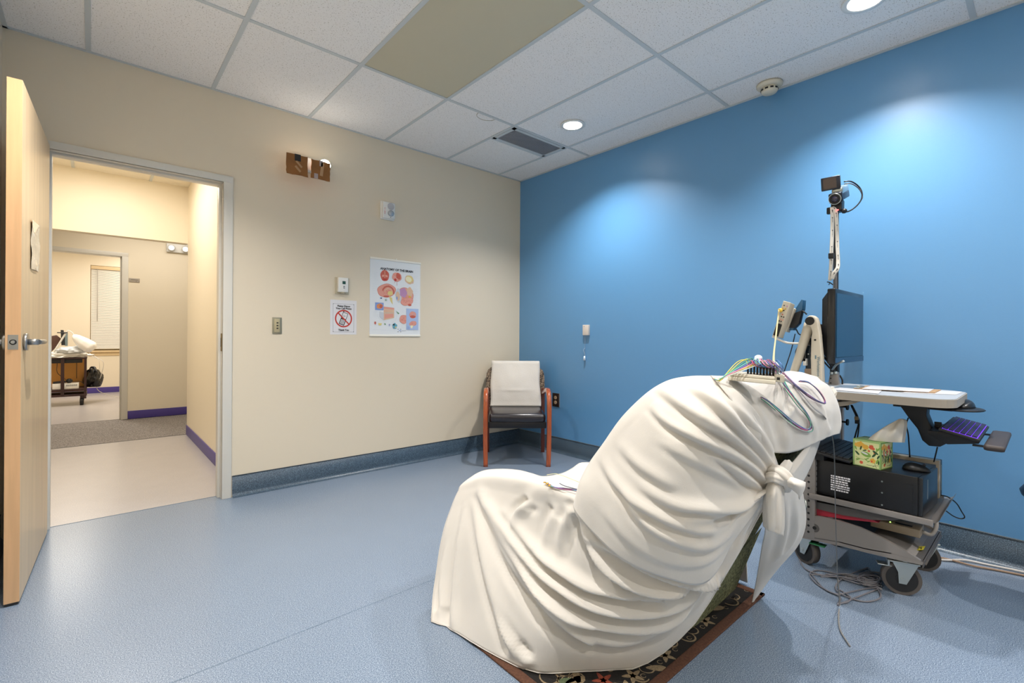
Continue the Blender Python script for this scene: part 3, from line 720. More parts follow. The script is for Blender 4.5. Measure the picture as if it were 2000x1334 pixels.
# twin-head emergency light with cardboard covers
er = base('emergency_light', 'emergency light over the switch, both lamps masked by taped cardboard squares', 'emergency light', (1.2, YC, 2.38))
put(MB(white).box((1.10, YC-.055, 2.335), (1.33, YC-.0005, 2.43), .01), 'housing', er)
hot = mat('lamp_head_lit', '#FFF6E6', .3, emit=30)
for x, z in ((1.13, 2.358), (1.302, 2.385)):
    put(MB(white).ball((x, YC-.085, z), .045, (1, .75, 1)).use(hot).ball((x, YC-.09, z+.004), .042, (1, .75, 1)), 'lamp_head', er)
put(MB(mat('led_red', '#FF4A4A', .4, emit=12)).box((1.215, YC-.058, 2.365), (1.221, YC-.055, 2.371)), 'indicator', er)
card = mat('cardboard', '#8C5C2C', .75, noise_amt=.15, noise_scale=14, bump=.3); tape = mat('clear_tape', '#B08A66', .15, coat=.8); tblack = mat('black_tape', '#141416', .5); tsil = mat('silver_tape', '#A89A98', .4)
def cardb(cx, cz, w_, h_, tilt, lab, tapes, y):
    o = base('cardboard_cover', lab, 'cardboard', (cx, y, cz)); pts = []
    rnd = random.Random(cx)
    n = 7
    edge = [(-w_/2+w_*i/n, h_/2) for i in range(n)]+[(w_/2, h_/2-h_*i/n) for i in range(n)]+[(w_/2-w_*i/n, -h_/2) for i in range(n)]+[(-w_/2, -h_/2+h_*i/n) for i in range(n)]
    c, s_ = math.cos(tilt), math.sin(tilt)
    edge = [(x+rnd.uniform(-.0022, .0022), z+rnd.uniform(-.002, .002)) for x, z in edge]
    put(MB(card).prism([(cx+x*c-z*s_, y, cz+x*s_+z*c) for x, z in edge], (0, .004, 0)), 'card', o)
    for (m, x0_, z0_, x1_, z1_, a) in tapes:
        t = MB(m); mt = Matrix.Translation((cx+(x0_+x1_)/2, y-.0012, cz+(z0_+z1_)/2)) @ Matrix.Rotation(a+(-tilt), 4, 'Y')
        t.box((-(x1_-x0_)/2, -.0006, -(z1_-z0_)/2), ((x1_-x0_)/2, .0006, (z1_-z0_)/2), mtx=mt); put(t, 'tape', o)
YE = YC-.135
cc = ony(580.5, 322, YE); cardb(cc.x, cc.z, .146, .145, math.radians(1), 'brown cardboard square taped over the left emergency lamp, black tape on top', [(tblack, -.018, .028, .024, .076, 0), (tape, -.02, -.035, .03, -.02, .8), (tape, -.015, .0, .04, .014, .8)], YE)
cc = ony(626.5, 333, YE); cardb(cc.x, cc.z, .138, .136, math.radians(-1), 'brown cardboard square taped over the right emergency lamp, silver tape patches', [(tsil, -.01, .03, .014, .072, 0), (tsil, -.048, -.066, -.02, -.03, 0), (tape, -.002, -.04, .02, .06, .1)], YE)

# ================================================================ things on the blue wall (x = XB)
sock = base('wall_outlet', 'brown duplex wall outlet behind the corner armchair', 'outlet', (XB, 3.148, .5))
put(MB(mat('outlet_brown', '#2A1C18', .4)).box((XB-.007, 3.106, .436), (XB, 3.19, .566), .002), 'plate', sock)
for z in (.478, .524):
    put(MB(mat('socket_ivory', '#B89C80', .5)).lathe([(.017, -.010), (.017, 0)], (XB-.0005, 3.148, z), 'x', 20).use(ink).box((XB-.0108, 3.138, z-.002), (XB-.0102, 3.141, z+.007)).box((XB-.0108, 3.154, z-.002), (XB-.0102, 3.157, z+.007)), 'socket', sock)
put(MB(mat('plate_edge_steel', '#A8A8AA', .3, .6)).box((XB-.004, 3.098, .434), (XB, 3.106, .568)), 'side_edge', sock)
pb = base('wall_holder', 'small white box on the blue wall with a clear connector hanging below', 'switch', (XB, 2.768, 1.17))
put(MB(mat('holder_ivory', '#DAD0C6', .4)).box((XB-.028, 2.737, 1.128), (XB, 2.800, 1.222), .003), 'case', pb)
put(MB(ink).box((XB-.029, 2.778, 1.207), (XB-.0278, 2.786, 1.211)), 'mark', pb)
mb = MB(mat('clear_cord', '#8FA9C4', .2)).tube([(XB-.012, 2.783, 1.128), (XB-.01, 2.785, 1.03), (XB-.01, 2.787, 1.0)], .0018)
mb.tube([(XB-.01, 2.787, 1.01), (XB-.02, 2.795, .99), (XB-.012, 2.788, .965), (XB-.01, 2.784, .94)], .004)
put(mb, 'cord', pb)
put(MB(mat('clear_plastic', '#DDE9F4', .1)).cyl((XB-.014, 2.787, .94), (XB-.014, 2.787, .90), .007, .012, n=12), 'connector', pb)

# ================================================================ corner armchair
ca = base('armchair', 'wooden guest armchair with black leather seat in the corner', 'chair', (2.898, 3.182, 0))
ex = Vector((.766, -.643, 0)); ey = Vector((.643, .766, 0))
CH = Matrix((ex, ey, Vector((0, 0, 1)))).transposed().to_4x4()
o0 = Vector((2.725+.008, 2.995+.0, 0))   # front centre
CH.translation = o0
def cw(x, y, z): return CH @ Vector((x, y, z))
wood = mat('cherry_wood', '#B4572A', .25, noise_amt=.3, noise_scale=6, stretch=(6, 6, 1), coat=.5)
wood2 = mat('dark_cherry', '#5A2416', .35)
leath = mat('black_leather', '#1E1A20', .25, bump=.25, bump_scale=120, spec=.7)
for s_ in (-1, 1):
    X = s_*.272
    path = [(X*.985, .0, 0), (X, -.004, .2), (X, -.01, .40), (X, -.008, .50), (X, .012, .575), (X, .06, .622), (X, .13, .637), (X, .25, .625), (X, .37, .60), (X*.98, .46, .58)]
    sp = spline([Vector(p) for p in path], 6)
    mb = MB(wood); rings = []
    n_ = len(sp)
    for i, p in enumerate(sp):
        a = sp[max(0, i-1)]; b = sp[min(n_-1, i+1)]; t = (b-a).normalized(); nrm = Vector((1, 0, 0)).cross(t)
        hw = .019; th_ = np.interp(i/n_, [0, .25, .5, .7, 1], [.014, .021, .026, .021, .016])
        rings.append([mb.bm.verts.new(CH @ (p+Vector((1, 0, 0))*(sx*hw)+nrm*(sy*th_))) for sx, sy in ((-1, -.7), (-.7, -1), (.7, -1), (1, -.7), (1, .7), (.7, 1), (-.7, 1), (-1, .7))])
    for A, B in zip(rings, rings[1:]):
        for k in range(8): f = mb.bm.faces.new((A[k], A[(k+1) % 8], B[(k+1) % 8], B[k])); f.smooth = True
    mb.bm.faces.new(rings[0][::-1]); mb.bm.faces.new(rings[-1])
    put(mb, 'arm_leg', ca, recalc=True)
    put(MB(ink).cyl(cw(X*.985, 0, 0), cw(X*.985, 0, .006), .012, n=10), 'foot_glide', ca)
    mb = MB(wood2); mb.prism([cw(X*.98-.014, .50, 0), cw(X*.98-.014, .54, 0), cw(X*.97-.016, .50, .42), cw(X*.97-.016, .52, .62), cw(X*.97-.016, .48, .62), cw(X*.97-.016, .455, .40)], ex*.032); put(mb, 'leg', ca, recalc=True)
# seat
mb = MB(leath)
mb.box((-.245, -.005, .375), (.245, .48, .452), .028, mtx=CH); put(mb, 'seat', ca)
put(MB(mat('seat_black_board', '#0E0D12', .35)).box((-.25, .008, .325), (.25, .47, .38), .006, mtx=CH), 'seat_frame', ca)
# back: patterned upholstery
pat = mat('patterned_fabric', '#94806C', .8, col2='#120D0C', noise_scale=85)
mb = MB(pat); G = []
for i in range(13):
    u = i/12; z = .44+.42*u
    row = []
    half = .282*(1-.30*max(0, (u-.6)/.4)**3) if u > .6 else .275+.007*math.sin(u*3)
    for j in range(15):
        v_ = j/14*2-1; y = .455+.10*u-.03*(1-v_*v_)*math.sin(u*PI)+.012
        row.append((v_*half, y, z - .03*max(0, u-.8)*5*v_*v_))
    G.append(row)
front = [[cw(*p) for p in r] for r in G]; back = [[cw(p[0], p[1]+.055, p[2]) for p in r] for r in G]
mb.grid(front)
mb.grid([r[::-1] for r in back])
for side in (0, -1): mb.grid([[front[i][side], back[i][side]] for i in range(13)])
mb.grid([front[-1], back[-1]]); mb.grid([front[0], back[0]])
o = put(mb, 'backrest', ca, 'dark patterned backrest', recalc=True)
# white blanket folded over the back
blk = mat('cotton_blanket', '#DAD5CD', .9, bump=.9, bump_scale=180, sheen=.3)
def bpt(u, v_):          # u across -1..1, v down 0..1
    z_top = .878
    x = u*.232+.004*math.sin(v_*9)
    if v_ < .12:
        a = v_/.12*PI; return cw(x, .578+.046*math.cos(a), z_top-.03+.028*math.sin(a))
    t = (v_-.12)/.88
    z = z_top-.03-t*.395; uu = (z-.44)/.42
    y = .455+.10*uu-.032*(1-u*u)*math.sin(min(1, max(0, uu))*PI)-.012
    y -= .006*math.exp(-((t-.62)/.03)**2)*math.exp(-(u/.5)**2)+.004*noise.noise(Vector((u*3, t*4, 0)))
    y -= .01*max(0, t-.9)*10*.5+.004*math.exp(-t*12)
    return cw(x*(1+.04*t), y, z)
G = [[bpt(i/20*2-1, j/40) for i in range(21)] for j in range(41)]
mb = MB(blk).grid(G)
Gb = [[cw(i/20*2-1 and (i/20*2-1)*.222, .624, .847-.3*j/6) for i in range(21)] for j in range(7)]
mb.grid([G[0], Gb[0]]); mb.grid(Gb)
o = mb.build('white_blanket'); tag(o, 'white cotton blanket folded over the back of the corner armchair', 'blanket')
sm = o.modifiers.new('s', 'SOLIDIFY'); sm.thickness = .014; sm.offset = 1
# ================================================================ rug
rugb = mat('rug_black', '#15120F', .95, bump=.8, bump_scale=400); rugbr = mat('rug_brown_border', '#5C3B2A', .95, bump=1, bump_scale=300, noise_amt=.3, noise_scale=120)
rtan = mat('rug_tan', '#8E7B5E', .95, noise_amt=.35, noise_scale=160); rgrn = mat('rug_green', '#5D6B4B', .95, noise_amt=.4, noise_scale=160); rred = mat('rug_red', '#8A3F2B', .95, noise_amt=.35, noise_scale=160)
RX0, RX1, RY0, RY1 = 1.035, 2.19, .805, 1.375
rug = base('floral_rug', 'black floral rug with brown border lying under the recliner', 'rug', (1.6, 1.3, 0))
put(MB(rugb).box((RX0+.02, RY0+.02, 0.0005), (RX1-.02, RY1-.02, .007)), 'pile', rug)
put(MB(rugbr).box((RX0, RY0, 0.0005), (RX1, RY0+.035, .009), .003).box((RX0, RY1-.035, 0.0005), (RX1, RY1, .009), .003).box((RX0, RY0, 0.0005), (RX0+.035, RY1, .009), .003).box((RX1-.035, RY0, 0.0005), (RX1, RY1, .009), .003), 'border', rug)
Z = .0074
mb = MB(rtan)
def scroll(cx, cy, r, a0, a1, w_=.007, m=rtan):
    mb.use(m); n = 16
    pin = []; pout = []
    for i in range(n+1):
        t = i/n; a = a0+(a1-a0)*t; rr = r*(1-.35*t); ww = w_*(1-.6*abs(2*t-1)**2)
        pin.append(Vector((cx+(rr-ww)*math.cos(a), cy+(rr-ww)*math.sin(a), Z))); pout.append(Vector((cx+rr*math.cos(a), cy+rr*math.sin(a), Z)))
    mb.grid([pin, pout])
def leafp(cx, cy, L, W, a, m=rtan):
    mb.use(m); P_ = []
    for i in range(14):
        t = 2*PI*i/14; x = L*math.cos(t); y = W*math.sin(t)*(1-.35*math.cos(t))
        P_.append(Vector((cx+x*math.cos(a)-y*math.sin(a), cy+x*math.sin(a)+y*math.cos(a), Z+.0003)))
    mb.face(P_)
rnd = random.Random(5)
# specific motifs that show: along the front-right edge
for (x, y, kind) in [(1.66, .875, 's'), (1.80, .88, 'f'), (1.50, .875, 'f'), (1.42, .86, 'l'), (2.02, .875, 's'), (1.92, .89, 'l'), (1.58, .90, 's'), (1.33, .89, 'f'), (1.24, .94, 'r'), (1.17, 1.0, 'l'), (1.12, 1.06, 's'), (1.10, 1.18, 'r'), (1.13, 1.27, 'g'), (1.30, .98, 'l'), (1.2, 1.1, 's'), (1.35, .87, 's'), (1.45, .95, 'g'), (1.27, .87, 'l')]:
    if kind == 's': scroll(x, y, .038, rnd.uniform(0, 3), rnd.uniform(5, 7)); scroll(x+.05, y+.01, .03, 3, 6.5, .005)
    elif kind in 'fr':
        for k in range(5): leafp(x+.018*math.cos(k*1.25), y+.018*math.sin(k*1.25), .02, .008, k*1.25, rred if kind == 'r' else rtan)
        leafp(x, y, .007, .007, 0, rgrn)
    else: leafp(x, y, .035, .014, rnd.uniform(0, 3), rgrn if kind == 'g' else rtan); scroll(x-.03, y+.02, .03, 0, 3.5, .004)
for k in range(40):
    x, y = rnd.uniform(RX0+.07, RX1-.07), rnd.uniform(.95, RY1-.07); leafp(x, y, .03, .012, rnd.uniform(0, 6), rnd.choice([rtan, rgrn, rred, rtan])); scroll(x, y, rnd.uniform(.03, .05), rnd.uniform(0, 6), rnd.uniform(7, 10), .005)
for k in range(11): scroll(RX0+.12+k*.1, RY0+.062, .012, 0, 5.5, .003)
o = put(mb, 'floral_motif', rug); o['kind'] = 'stuff'

# ================================================================ recliner body (green tweed)
tweed = mat('green_tweed', '#8C8C60', .95, col2='#3E3F20', noise_scale=150, bump=1.2, bump_scale=260, stretch=(1, 1, .45))
dkw = mat('dark_wood_foot', '#1D1410', .4)
rc = base('recliner', 'green tweed recliner almost hidden under the tied white sheet', 'recliner', (1.65, 1.3, 0))
put(MB(tweed).box((1.40, .95, .05), (2.06, 1.50, .32), .03), 'seat_base', rc)
put(MB(tweed).box((1.46, .98, .30), (1.90, 1.54, .365), .03), 'seat_cushion', rc)
for x in (1.30, 1.93): put(MB(tweed).box((x, .95, .06), (x+.11, 1.52, .41), .04), 'armrest', rc)
# back shell: rear face leans back, tapers towards the top
def rear_y(z): return .915-.45*z
t_ = []
for z in (.035, .2, .4, .6, .78, .9):
    hx = .33+.05*(z/.9); y = rear_y(z) + (.06 if z > .85 else 0)
    t_.append([Vector((1.73-hx, y+.10, z)), Vector((1.73-hx+.03, y+.03, z)), Vector((1.73-hx+.10, y, z)), Vector((1.73, y-.008, z)), Vector((1.73+hx-.10, y, z)), Vector((1.73+hx-.03, y+.03, z)), Vector((1.73+hx, y+.10, z))])
mb = MB(tweed); mb.grid(t_); fr_ = [[Vector((p.x, max(rear_y(r_[3].z)+.19, p.y+.05), p.z)) for p in r_] for r_ in t_]; mb.grid([r_[::-1] for r_ in fr_])
for sd_ in (0, -1): mb.grid([[t_[i][sd_], fr_[i][sd_]] for i in range(6)])
mb.grid([t_[-1], fr_[-1]]); mb.grid([t_[0], fr_[0]])
put(mb, 'backrest', rc, recalc=True)
# lower skirt flap of the back, thicker, with a pleat
mb = MB(tweed); mb.grid([[Vector((1.43, rear_y(.035)-.012, .03)), Vector((1.72, rear_y(.035)-.03, .03)), Vector((2.09, rear_y(.035)-.012, .03))], [Vector((1.43, rear_y(.28)-.012, .26)), Vector((1.74, rear_y(.28)-.03, .30)), Vector((2.06, rear_y(.3)-.01, .34))]]); put(mb, 'back_skirt', rc)
for (x, y) in ((1.44, .97), (2.06, .93), (1.44, 1.31), (2.02, 1.31)): put(MB(dkw).box((x-.03, y-.025, .0095), (x+.03, y+.025, .055), .004), 'foot', rc)

# ================================================================ draped sheet
linen = mat('white_linen', '#CCC7BF', .78, bump=.25, bump_scale=700, sheen=.25, spec=.3)
def loft(rows, su, sv):
    """rows of control points (equal length) -> fine grid"""
    R_ = [spline(r, sv) for r in rows]; m = len(R_[0]); cols = [spline([r[j] for r in R_], su) for j in range(m)]
    return np.array([[tuple(cols[j][i]) for j in range(m)] for i in range(len(cols[0]))])
CEN = np.array([1.62, 1.0, .42])
def normals(G):
    du = np.gradient(G, axis=0); dv = np.gradient(G, axis=1); n = np.cross(du, dv); n /= np.linalg.norm(n, axis=2, keepdims=True)+1e-12
    if (n*(G-CEN)).sum() < 0: n = -n
    return n
FWn = np.array(fwv); RTn = np.array(rtv); UPn = np.array(upv)
def nearest(G, x, y, tol=6):
    q_ = G.reshape(-1, 3)-np.array([0, 0, H]); z = q_ @ FWn; u = CX+F*(q_ @ RTn)/z; v = CY-F*(q_ @ UPn)/z
    d = np.hypot(u-x, v-y); c = np.where(d < tol)[0]
    return c[np.argmin(z[c]+d[c]*.004)] if len(c) else np.argmin(d)
def foldpts(G, px):
    """polyline given in the photograph -> smooth curve on the near surface G"""
    P_ = G.reshape(-1, 3); C_ = np.array([P_[nearest(G, p.x, p.y)] for p in spline([Vector((x, y, 0)) for x, y in px], 5)])
    for _ in range(6): C_[1:-1] = .25*C_[:-2]+.5*C_[1:-1]+.25*C_[2:]
    return np.array([tuple(p) for p in spline([Vector(c) for c in C_[::2]]+[Vector(C_[-1])], 5)])
def smooth(D, n=2):
    for _ in range(n):
        E_ = np.pad(D, 1, mode='edge'); D = .5*D+.125*(E_[:-2, 1:-1]+E_[2:, 1:-1]+E_[1:-1, :-2]+E_[1:-1, 2:])
    return D
def fold(G, N, D, px, A, wd, under=.55, ramp=(.15, .8, 1, .9, .4)):
    C_ = foldpts(G, px); m = len(C_); P_ = G.reshape(-1, 3)
    d2 = ((P_[:, None, :]-C_[None, :, :])**2).sum(2); k = d2.argmin(1); d = np.sqrt(d2[np.arange(len(P_)), k])
    tt = k/(m-1); amp = np.interp(tt, np.linspace(0, 1, len(ramp)), ramp)
    T_ = np.gradient(C_, axis=0); T_ /= np.linalg.norm(T_, axis=1, keepdims=True)+1e-9; T_ = T_[k]
    Nn = N.reshape(-1, 3); side = np.cross(T_, Nn); side /= np.linalg.norm(side, axis=1, keepdims=True)+1e-9
    ref = np.cross(T_.mean(0), Nn[nearest(G, *px[len(px)//2])]); sg0 = 1 if ref[2] < 0 else -1
    s_ = ((P_-C_[k])*side).sum(1)*sg0         # s_ > 0 on the lower side
    end = (k == 0) | (k == m-1); endf = np.where(end, np.exp(-np.abs(((P_-C_[k])*T_).sum(1)/(1.2*wd))**2), 1)
    wv = np.where(s_ > 0, wd*.75, wd*1.35)
    h = np.exp(-(d/wv)**2)-under*np.exp(-((s_-1.5*wd)/(.75*wd))**2)*np.exp(-np.clip(d-np.abs(s_), 0, 1)**2/(wd**2))
    D += (A*amp*h*endf).reshape(D.shape)
def finish(G, N, D, seed, amp=.002, fr=5):
    D[:] = smooth(D, 1)
    for i in range(G.shape[0]):
        for j in range(G.shape[1]):
            p = Vector(G[i, j]); D[i, j] += amp*noise.noise(p*fr+Vector((seed, 0, 0)))+amp*.35*noise.noise(p*fr*2.3+Vector((0, seed, 0)))
    return G+N*D[..., None]
def grid_obj(G, nm, m=linen, thick=.0025):
    mb = MB(m)
    mb.grid([[Vector(p) for p in r] for r in G]); return mb
def X(l): return [onx(px, py, x) for (px, py, x) in l]
# ---- A: near side, from the floor hem up to the crest of the arm; columns run front -> knot
hem = [onz(842, 1214, .004), onz(885, 1232, .004), onz(926, 1257, .012), onz(985, 1290, .012), onz(1050, 1315, .012), onz(1150, 1311, .012), onz(1250, 1303, .02), onx(1350, 1225, 1.44), onx(1440, 1085, 1.47), onx(1495, 985, 1.49)]
xf = [v.x for v in hem]
top = [1.24, 1.21, 1.19, 1.17, 1.16, 1.15, 1.19, 1.26, 1.36, 1.48]
px_rows = [
 [(846, 1160), (893, 1170), (943, 1190), (1003, 1215), (1073, 1238), (1160, 1255), (1247, 1255), (1345, 1195), (1432, 1072), (1494, 976)],
 [(855, 1090), (899, 1098), (952, 1112), (1013, 1140), (1083, 1172), (1165, 1198), (1252, 1208), (1345, 1165), (1434, 1058), (1494, 970)],
 [(868, 1030), (911, 1032), (962, 1048), (1023, 1075), (1093, 1112), (1172, 1145), (1260, 1160), (1350, 1142), (1436, 1042), (1494, 965)],
 [(883, 987), (922, 985), (973, 998), (1030, 1022), (1098, 1055), (1178, 1090), (1270, 1115), (1358, 1115), (1438, 1024), (1495, 960)],
 [(894, 962), (935, 955), (985, 962), (1040, 978), (1102, 1005), (1180, 1045), (1275, 1075), (1365, 1085), (1440, 1005), (1496, 955)],
 [(902, 946), (945, 930), (1000, 932), (1055, 942), (1112, 965), (1180, 1010), (1280, 1040), (1370, 1050), (1445, 985), (1497, 950)]]
ff = [.22, .42, .6, .78, .9, 1]
rows = [hem]
for r_, f_ in zip(px_rows, ff): rows.append([onx(px, py, xf[i]+(top[i]-xf[i])*f_) for i, (px, py) in enumerate(r_)])
crest = rows[-1]
# the front top edge is read off the outline at y = 1.665, then the cloth runs over seat and far arm
prof_ = [ony(a_, b_, 1.665) for a_, b_ in [(933, 920), (968, 915), (1006, 917), (1033, 923), (1056, 929), (1090, 924), (1111, 914), (1132, 902)]]
prof_ += [Vector((2.13, 1.665, prof_[-1].z-.05)), Vector((2.19, 1.665, .25)), Vector((2.22, 1.665, .01))]
for pf in prof_:
    row = []
    for c_, p in enumerate(crest):
        y = min(p.y, 1.645) if c_ < 5 else max(p.y, .9)
        back = max(0, 1.645-y); z = pf.z+(.10*back if pf.z > .3 else 0)-(.05*math.exp(-((pf.x-1.62)/.2)**2)*min(1, back*5) if pf.z > .3 else 0)
        if c_ > 5: z = min(z, .5)
        row.append(Vector((pf.x+(0 if c_ < 5 else .0), y, z)))
    rows.append(row)
G = loft(rows, 13, 13); N = normals(G); D = np.zeros(G.shape[:2])
nz = N[..., 2:3]
FA = [
 ([(925, 985), (935, 1060), (955, 1140), (975, 1200), (1000, 1265)], .012, .026),
 ([(905, 990), (893, 1080), (884, 1180), (884, 1225)], .010, .022),
 ([(940, 967), (975, 1055), (1010, 1118), (1066, 1183), (1120, 1228), (1180, 1252), (1240, 1252), (1300, 1225)], .022, .030),
 ([(932, 960), (996, 1065), (1045, 1138), (1097, 1188), (1150, 1210), (1220, 1222), (1280, 1222), (1345, 1198)], .024, .024),
 ([(961, 992), (1010, 1060), (1052, 1112), (1104, 1150), (1150, 1174), (1202, 1187), (1260, 1190), (1330, 1172), (1398, 1128)], .024, .022),
 ([(985, 1000), (1045, 1072), (1080, 1104), (1136, 1136), (1185, 1150), (1237, 1160), (1290, 1166)], .020, .017),
 ([(1127, 990), (1146, 1050), (1167, 1088), (1202, 1120), (1255, 1141), (1307, 1146), (1360, 1138), (1400, 1118), (1440, 1060)], .026, .019),
 ([(1155, 1046), (1220, 1088), (1272, 1112), (1325, 1128), (1381, 1130), (1412, 1112), (1450, 1045), (1485, 985)], .020, .015),
 ([(1000, 1030), (1008, 1000), (1030, 985)], .012, .016),
 ([(1095, 1090), (1100, 1040), (1118, 1000)], .012, .016),
 ([(1060, 1075), (1068, 1030), (1085, 1000)], .008, .018),
 ([(968, 1192), (1000, 1255), (1030, 1290)], .010, .016),
 ([(1260, 1255), (1330, 1200), (1390, 1140), (1440, 1060)], .010, .015),
 ([(870, 1060), (860, 1130), (862, 1190)], .010, .018)]
for px, A, wd in FA: fold(G, N, D, px, A*1.9, wd*.92, .9)
D[:, 13*5:] *= np.clip((np.arange(G.shape[0])/26.0), .0, 1)[:, None]
D[:, -30:] *= np.linspace(1, .15, 30)[None, :]
for px, A, wd in [([(1060, 938), (1090, 940), (1120, 945), (1150, 950)], .006, .03), ([(1010, 1000), (1040, 965), (1075, 952)], .008, .03), ([(920, 960), (960, 935), (1010, 930)], .005, .04)]: fold(G, N, D, px, A, wd, .3)
GA = finish(G, N, D, 3, .003)
GA[..., 2] = np.maximum(GA[..., 2], np.where((GA[..., 0] > RX0-.005) & (GA[..., 1] > RY0) & (GA[..., 1] < RY1+.01), .0115, .004))
GS = GA
# front panel hung between the near corner, the front top edge and the far corner
c0 = [Vector(p) for p in GA[:, 0]]; nC = 13*6
Lc = c0[:nC+1][::-1]; Tc = c0[nC:13*(6+9)+1]; Rc = c0[13*(6+9):]
def samp(P_, t): x = t*(len(P_)-1); i_ = min(int(x), len(P_)-2); return P_[i_].lerp(P_[i_+1], x-i_)
GP = []
for ia in range(61):
    a_ = ia/60; row = []
    for ib in range(31):
        b_ = ib/30; l_, r_ = samp(Lc, b_), samp(Rc, b_); p = l_.lerp(r_, a_)+(samp(Tc, a_)-Lc[0].lerp(Rc[0], a_))*(1-b_)
        p.y += (.05*math.sin(PI*min(1, a_*1.0))**.6+.012*math.sin(a_*26)*b_)*min(1, b_*4); row.append(tuple(p))
    GP.append(row)
GP = np.array(GP)
# ---- B: wrapped round the reclined back and gathered into the knot
B = [
 [(1490, 975, 1.47), (1440, 1045, 1.37), (1380, 1135, 1.31), (1300, 1128, 1.21), (1220, 1095, 1.15), (1162, 1045, 1.125), (1120, 990, 1.12)],
 [(1491, 968, 1.47), (1442, 1015, 1.35), (1380, 1065, 1.25), (1310, 1060, 1.17), (1240, 1032, 1.13), (1180, 985, 1.12), (1132, 943, 1.13)],
 [(1492, 962, 1.47), (1444, 990, 1.34), (1380, 1002, 1.21), (1310, 988, 1.14), (1250, 955, 1.12), (1195, 915, 1.13), (1150, 906, 1.16)],
 [(1493, 956, 1.47), (1444, 958, 1.33), (1382, 935, 1.20), (1320, 905, 1.13), (1270, 872, 1.12), (1225, 848, 1.14), (1180, 864, 1.17)],
 [(1495, 950, 1.48), (1454, 930, 1.34), (1402, 895, 1.21), (1350, 862, 1.14), (1303, 830, 1.125), (1262, 805, 1.14), (1216, 817, 1.18)],
 [(1499, 942, 1.49), (1466, 908, 1.36), (1425, 868, 1.24), (1386, 830, 1.16), (1345, 796, 1.14), (1306, 772, 1.15), (1262, 772, 1.19)],
 [(1507, 931, 1.50), (1482, 885, 1.39), (1455, 845, 1.29), (1425, 806, 1.21), (1390, 775, 1.18), (1352, 753, 1.18), (1305, 745, 1.21)],
 [(1514, 922, 1.51), (1496, 880, 1.43), (1478, 842, 1.35), (1452, 805, 1.27), (1424, 775, 1.23), (1392, 752, 1.22), (1350, 736, 1.24)],
 [(1521, 915, 1.53), (1508, 880, 1.47), (1496, 842, 1.41), (1480, 808, 1.34), (1456, 780, 1.29), (1428, 756, 1.27), (1388, 736, 1.29)]]
rows = []
for k, r_ in enumerate(B):
    near = X(r_); e = near[-1]; f_ = k/(len(B)-1)
    front = [Vector((e.x+.14, e.y+.045, e.z-.015)), Vector((1.68, e.y+.06, e.z-.035)), Vector((1.97, e.y+.03, e.z-.07))]
    far = [Vector((2.13-.05*f_, near[-2].y, near[-2].z-.02-.10*f_)), Vector((2.17-.03*f_, near[-4].y+.02, near[-4].z)), Vector((2.10-.05*f_, near[-5].y+.04, near[-5].z))]
    rows.append(near+front+far)
G = loft(rows, 15, 14); N = normals(G); D = np.zeros(G.shape[:2])
FB = [
 ([(1291, 759), (1325, 787), (1381, 824), (1437, 857), (1474, 890), (1502, 922)], .013, .014),
 ([(1353, 758), (1383, 776), (1423, 812), (1451, 843), (1480, 872), (1508, 912)], .014, .013),
 ([(1274, 796), (1302, 824), (1353, 849), (1409, 877), (1451, 900), (1480, 922), (1496, 945)], .014, .013),
 ([(1210, 869), (1241, 902), (1274, 925), (1314, 950)], .007, .017),
 ([(1173, 897), (1193, 930), (1221, 961), (1257, 987), (1297, 1012), (1353, 1032), (1390, 1037)], .012, .017),
 ([(1255, 955), (1311, 982), (1353, 992), (1409, 996), (1446, 988), (1482, 968)], .014, .016),
 ([(1387, 883), (1423, 905), (1451, 930), (1485, 953)], .012, .012),
 ([(1221, 965), (1257, 1017), (1297, 1044), (1345, 1062), (1390, 1068), (1430, 1040)], .014, .018),
 ([(1180, 1000), (1230, 1060), (1290, 1092), (1350, 1105), (1400, 1085), (1450, 1030)], .012, .018),
 ([(1290, 860), (1340, 890), (1390, 915), (1440, 940)], .006, .016),
 ([(1330, 1010), (1375, 1015), (1420, 1008), (1460, 985)], .008, .012),
 ([(1420, 780), (1455, 815), (1485, 850), (1505, 885)], .008, .012)]
for px, A, wd in FB: fold(G, N, D, px, A*1.45, wd*.88, .7)
D *= np.clip((np.arange(G.shape[0])/22.0), .12, 1)[:, None]
GB = finish(G, N, D, 17, .004)
# ---- F: flap of the far edge hanging behind the back
rows = [X([(1515, 945, 1.52), (1530, 948, 1.60), (1548, 950, 1.68), (1560, 955, 1.80), (1568, 965, 1.95)]),
        X([(1505, 985, 1.58), (1525, 985, 1.66), (1547, 985, 1.76), (1562, 990, 1.88), (1573, 1000, 2.0)]),
        X([(1495, 1030, 1.70), (1515, 1030, 1.76), (1540, 1030, 1.86), (1558, 1032, 1.95), (1571, 1035, 2.05)]),
        X([(1484, 1090, 1.88), (1500, 1088, 1.90), (1520, 1085, 1.95), (1540, 1080, 2.03), (1555, 1070, 2.10)]),
        X([(1474, 1145, 2.02), (1483, 1140, 2.03), (1495, 1132, 2.06), (1508, 1122, 2.10), (1522, 1108, 2.13)]),
        X([(1464, 1192, 2.10), (1467, 1185, 2.10), (1471, 1175, 2.12), (1478, 1165, 2.14), (1487, 1150, 2.16)])]
G = loft(rows, 9, 8); N = normals(G); N = np.where(N[..., 1:2] > 0, -N, N); D = np.zeros(G.shape[:2])
for px in ([(1530, 960), (1535, 1030), (1520, 1090)], [(1552, 965), (1557, 1030), (1540, 1075)]): fold(G, N, D, px, .012, .02, .4)
GF = finish(G, N, D, 21, .003)
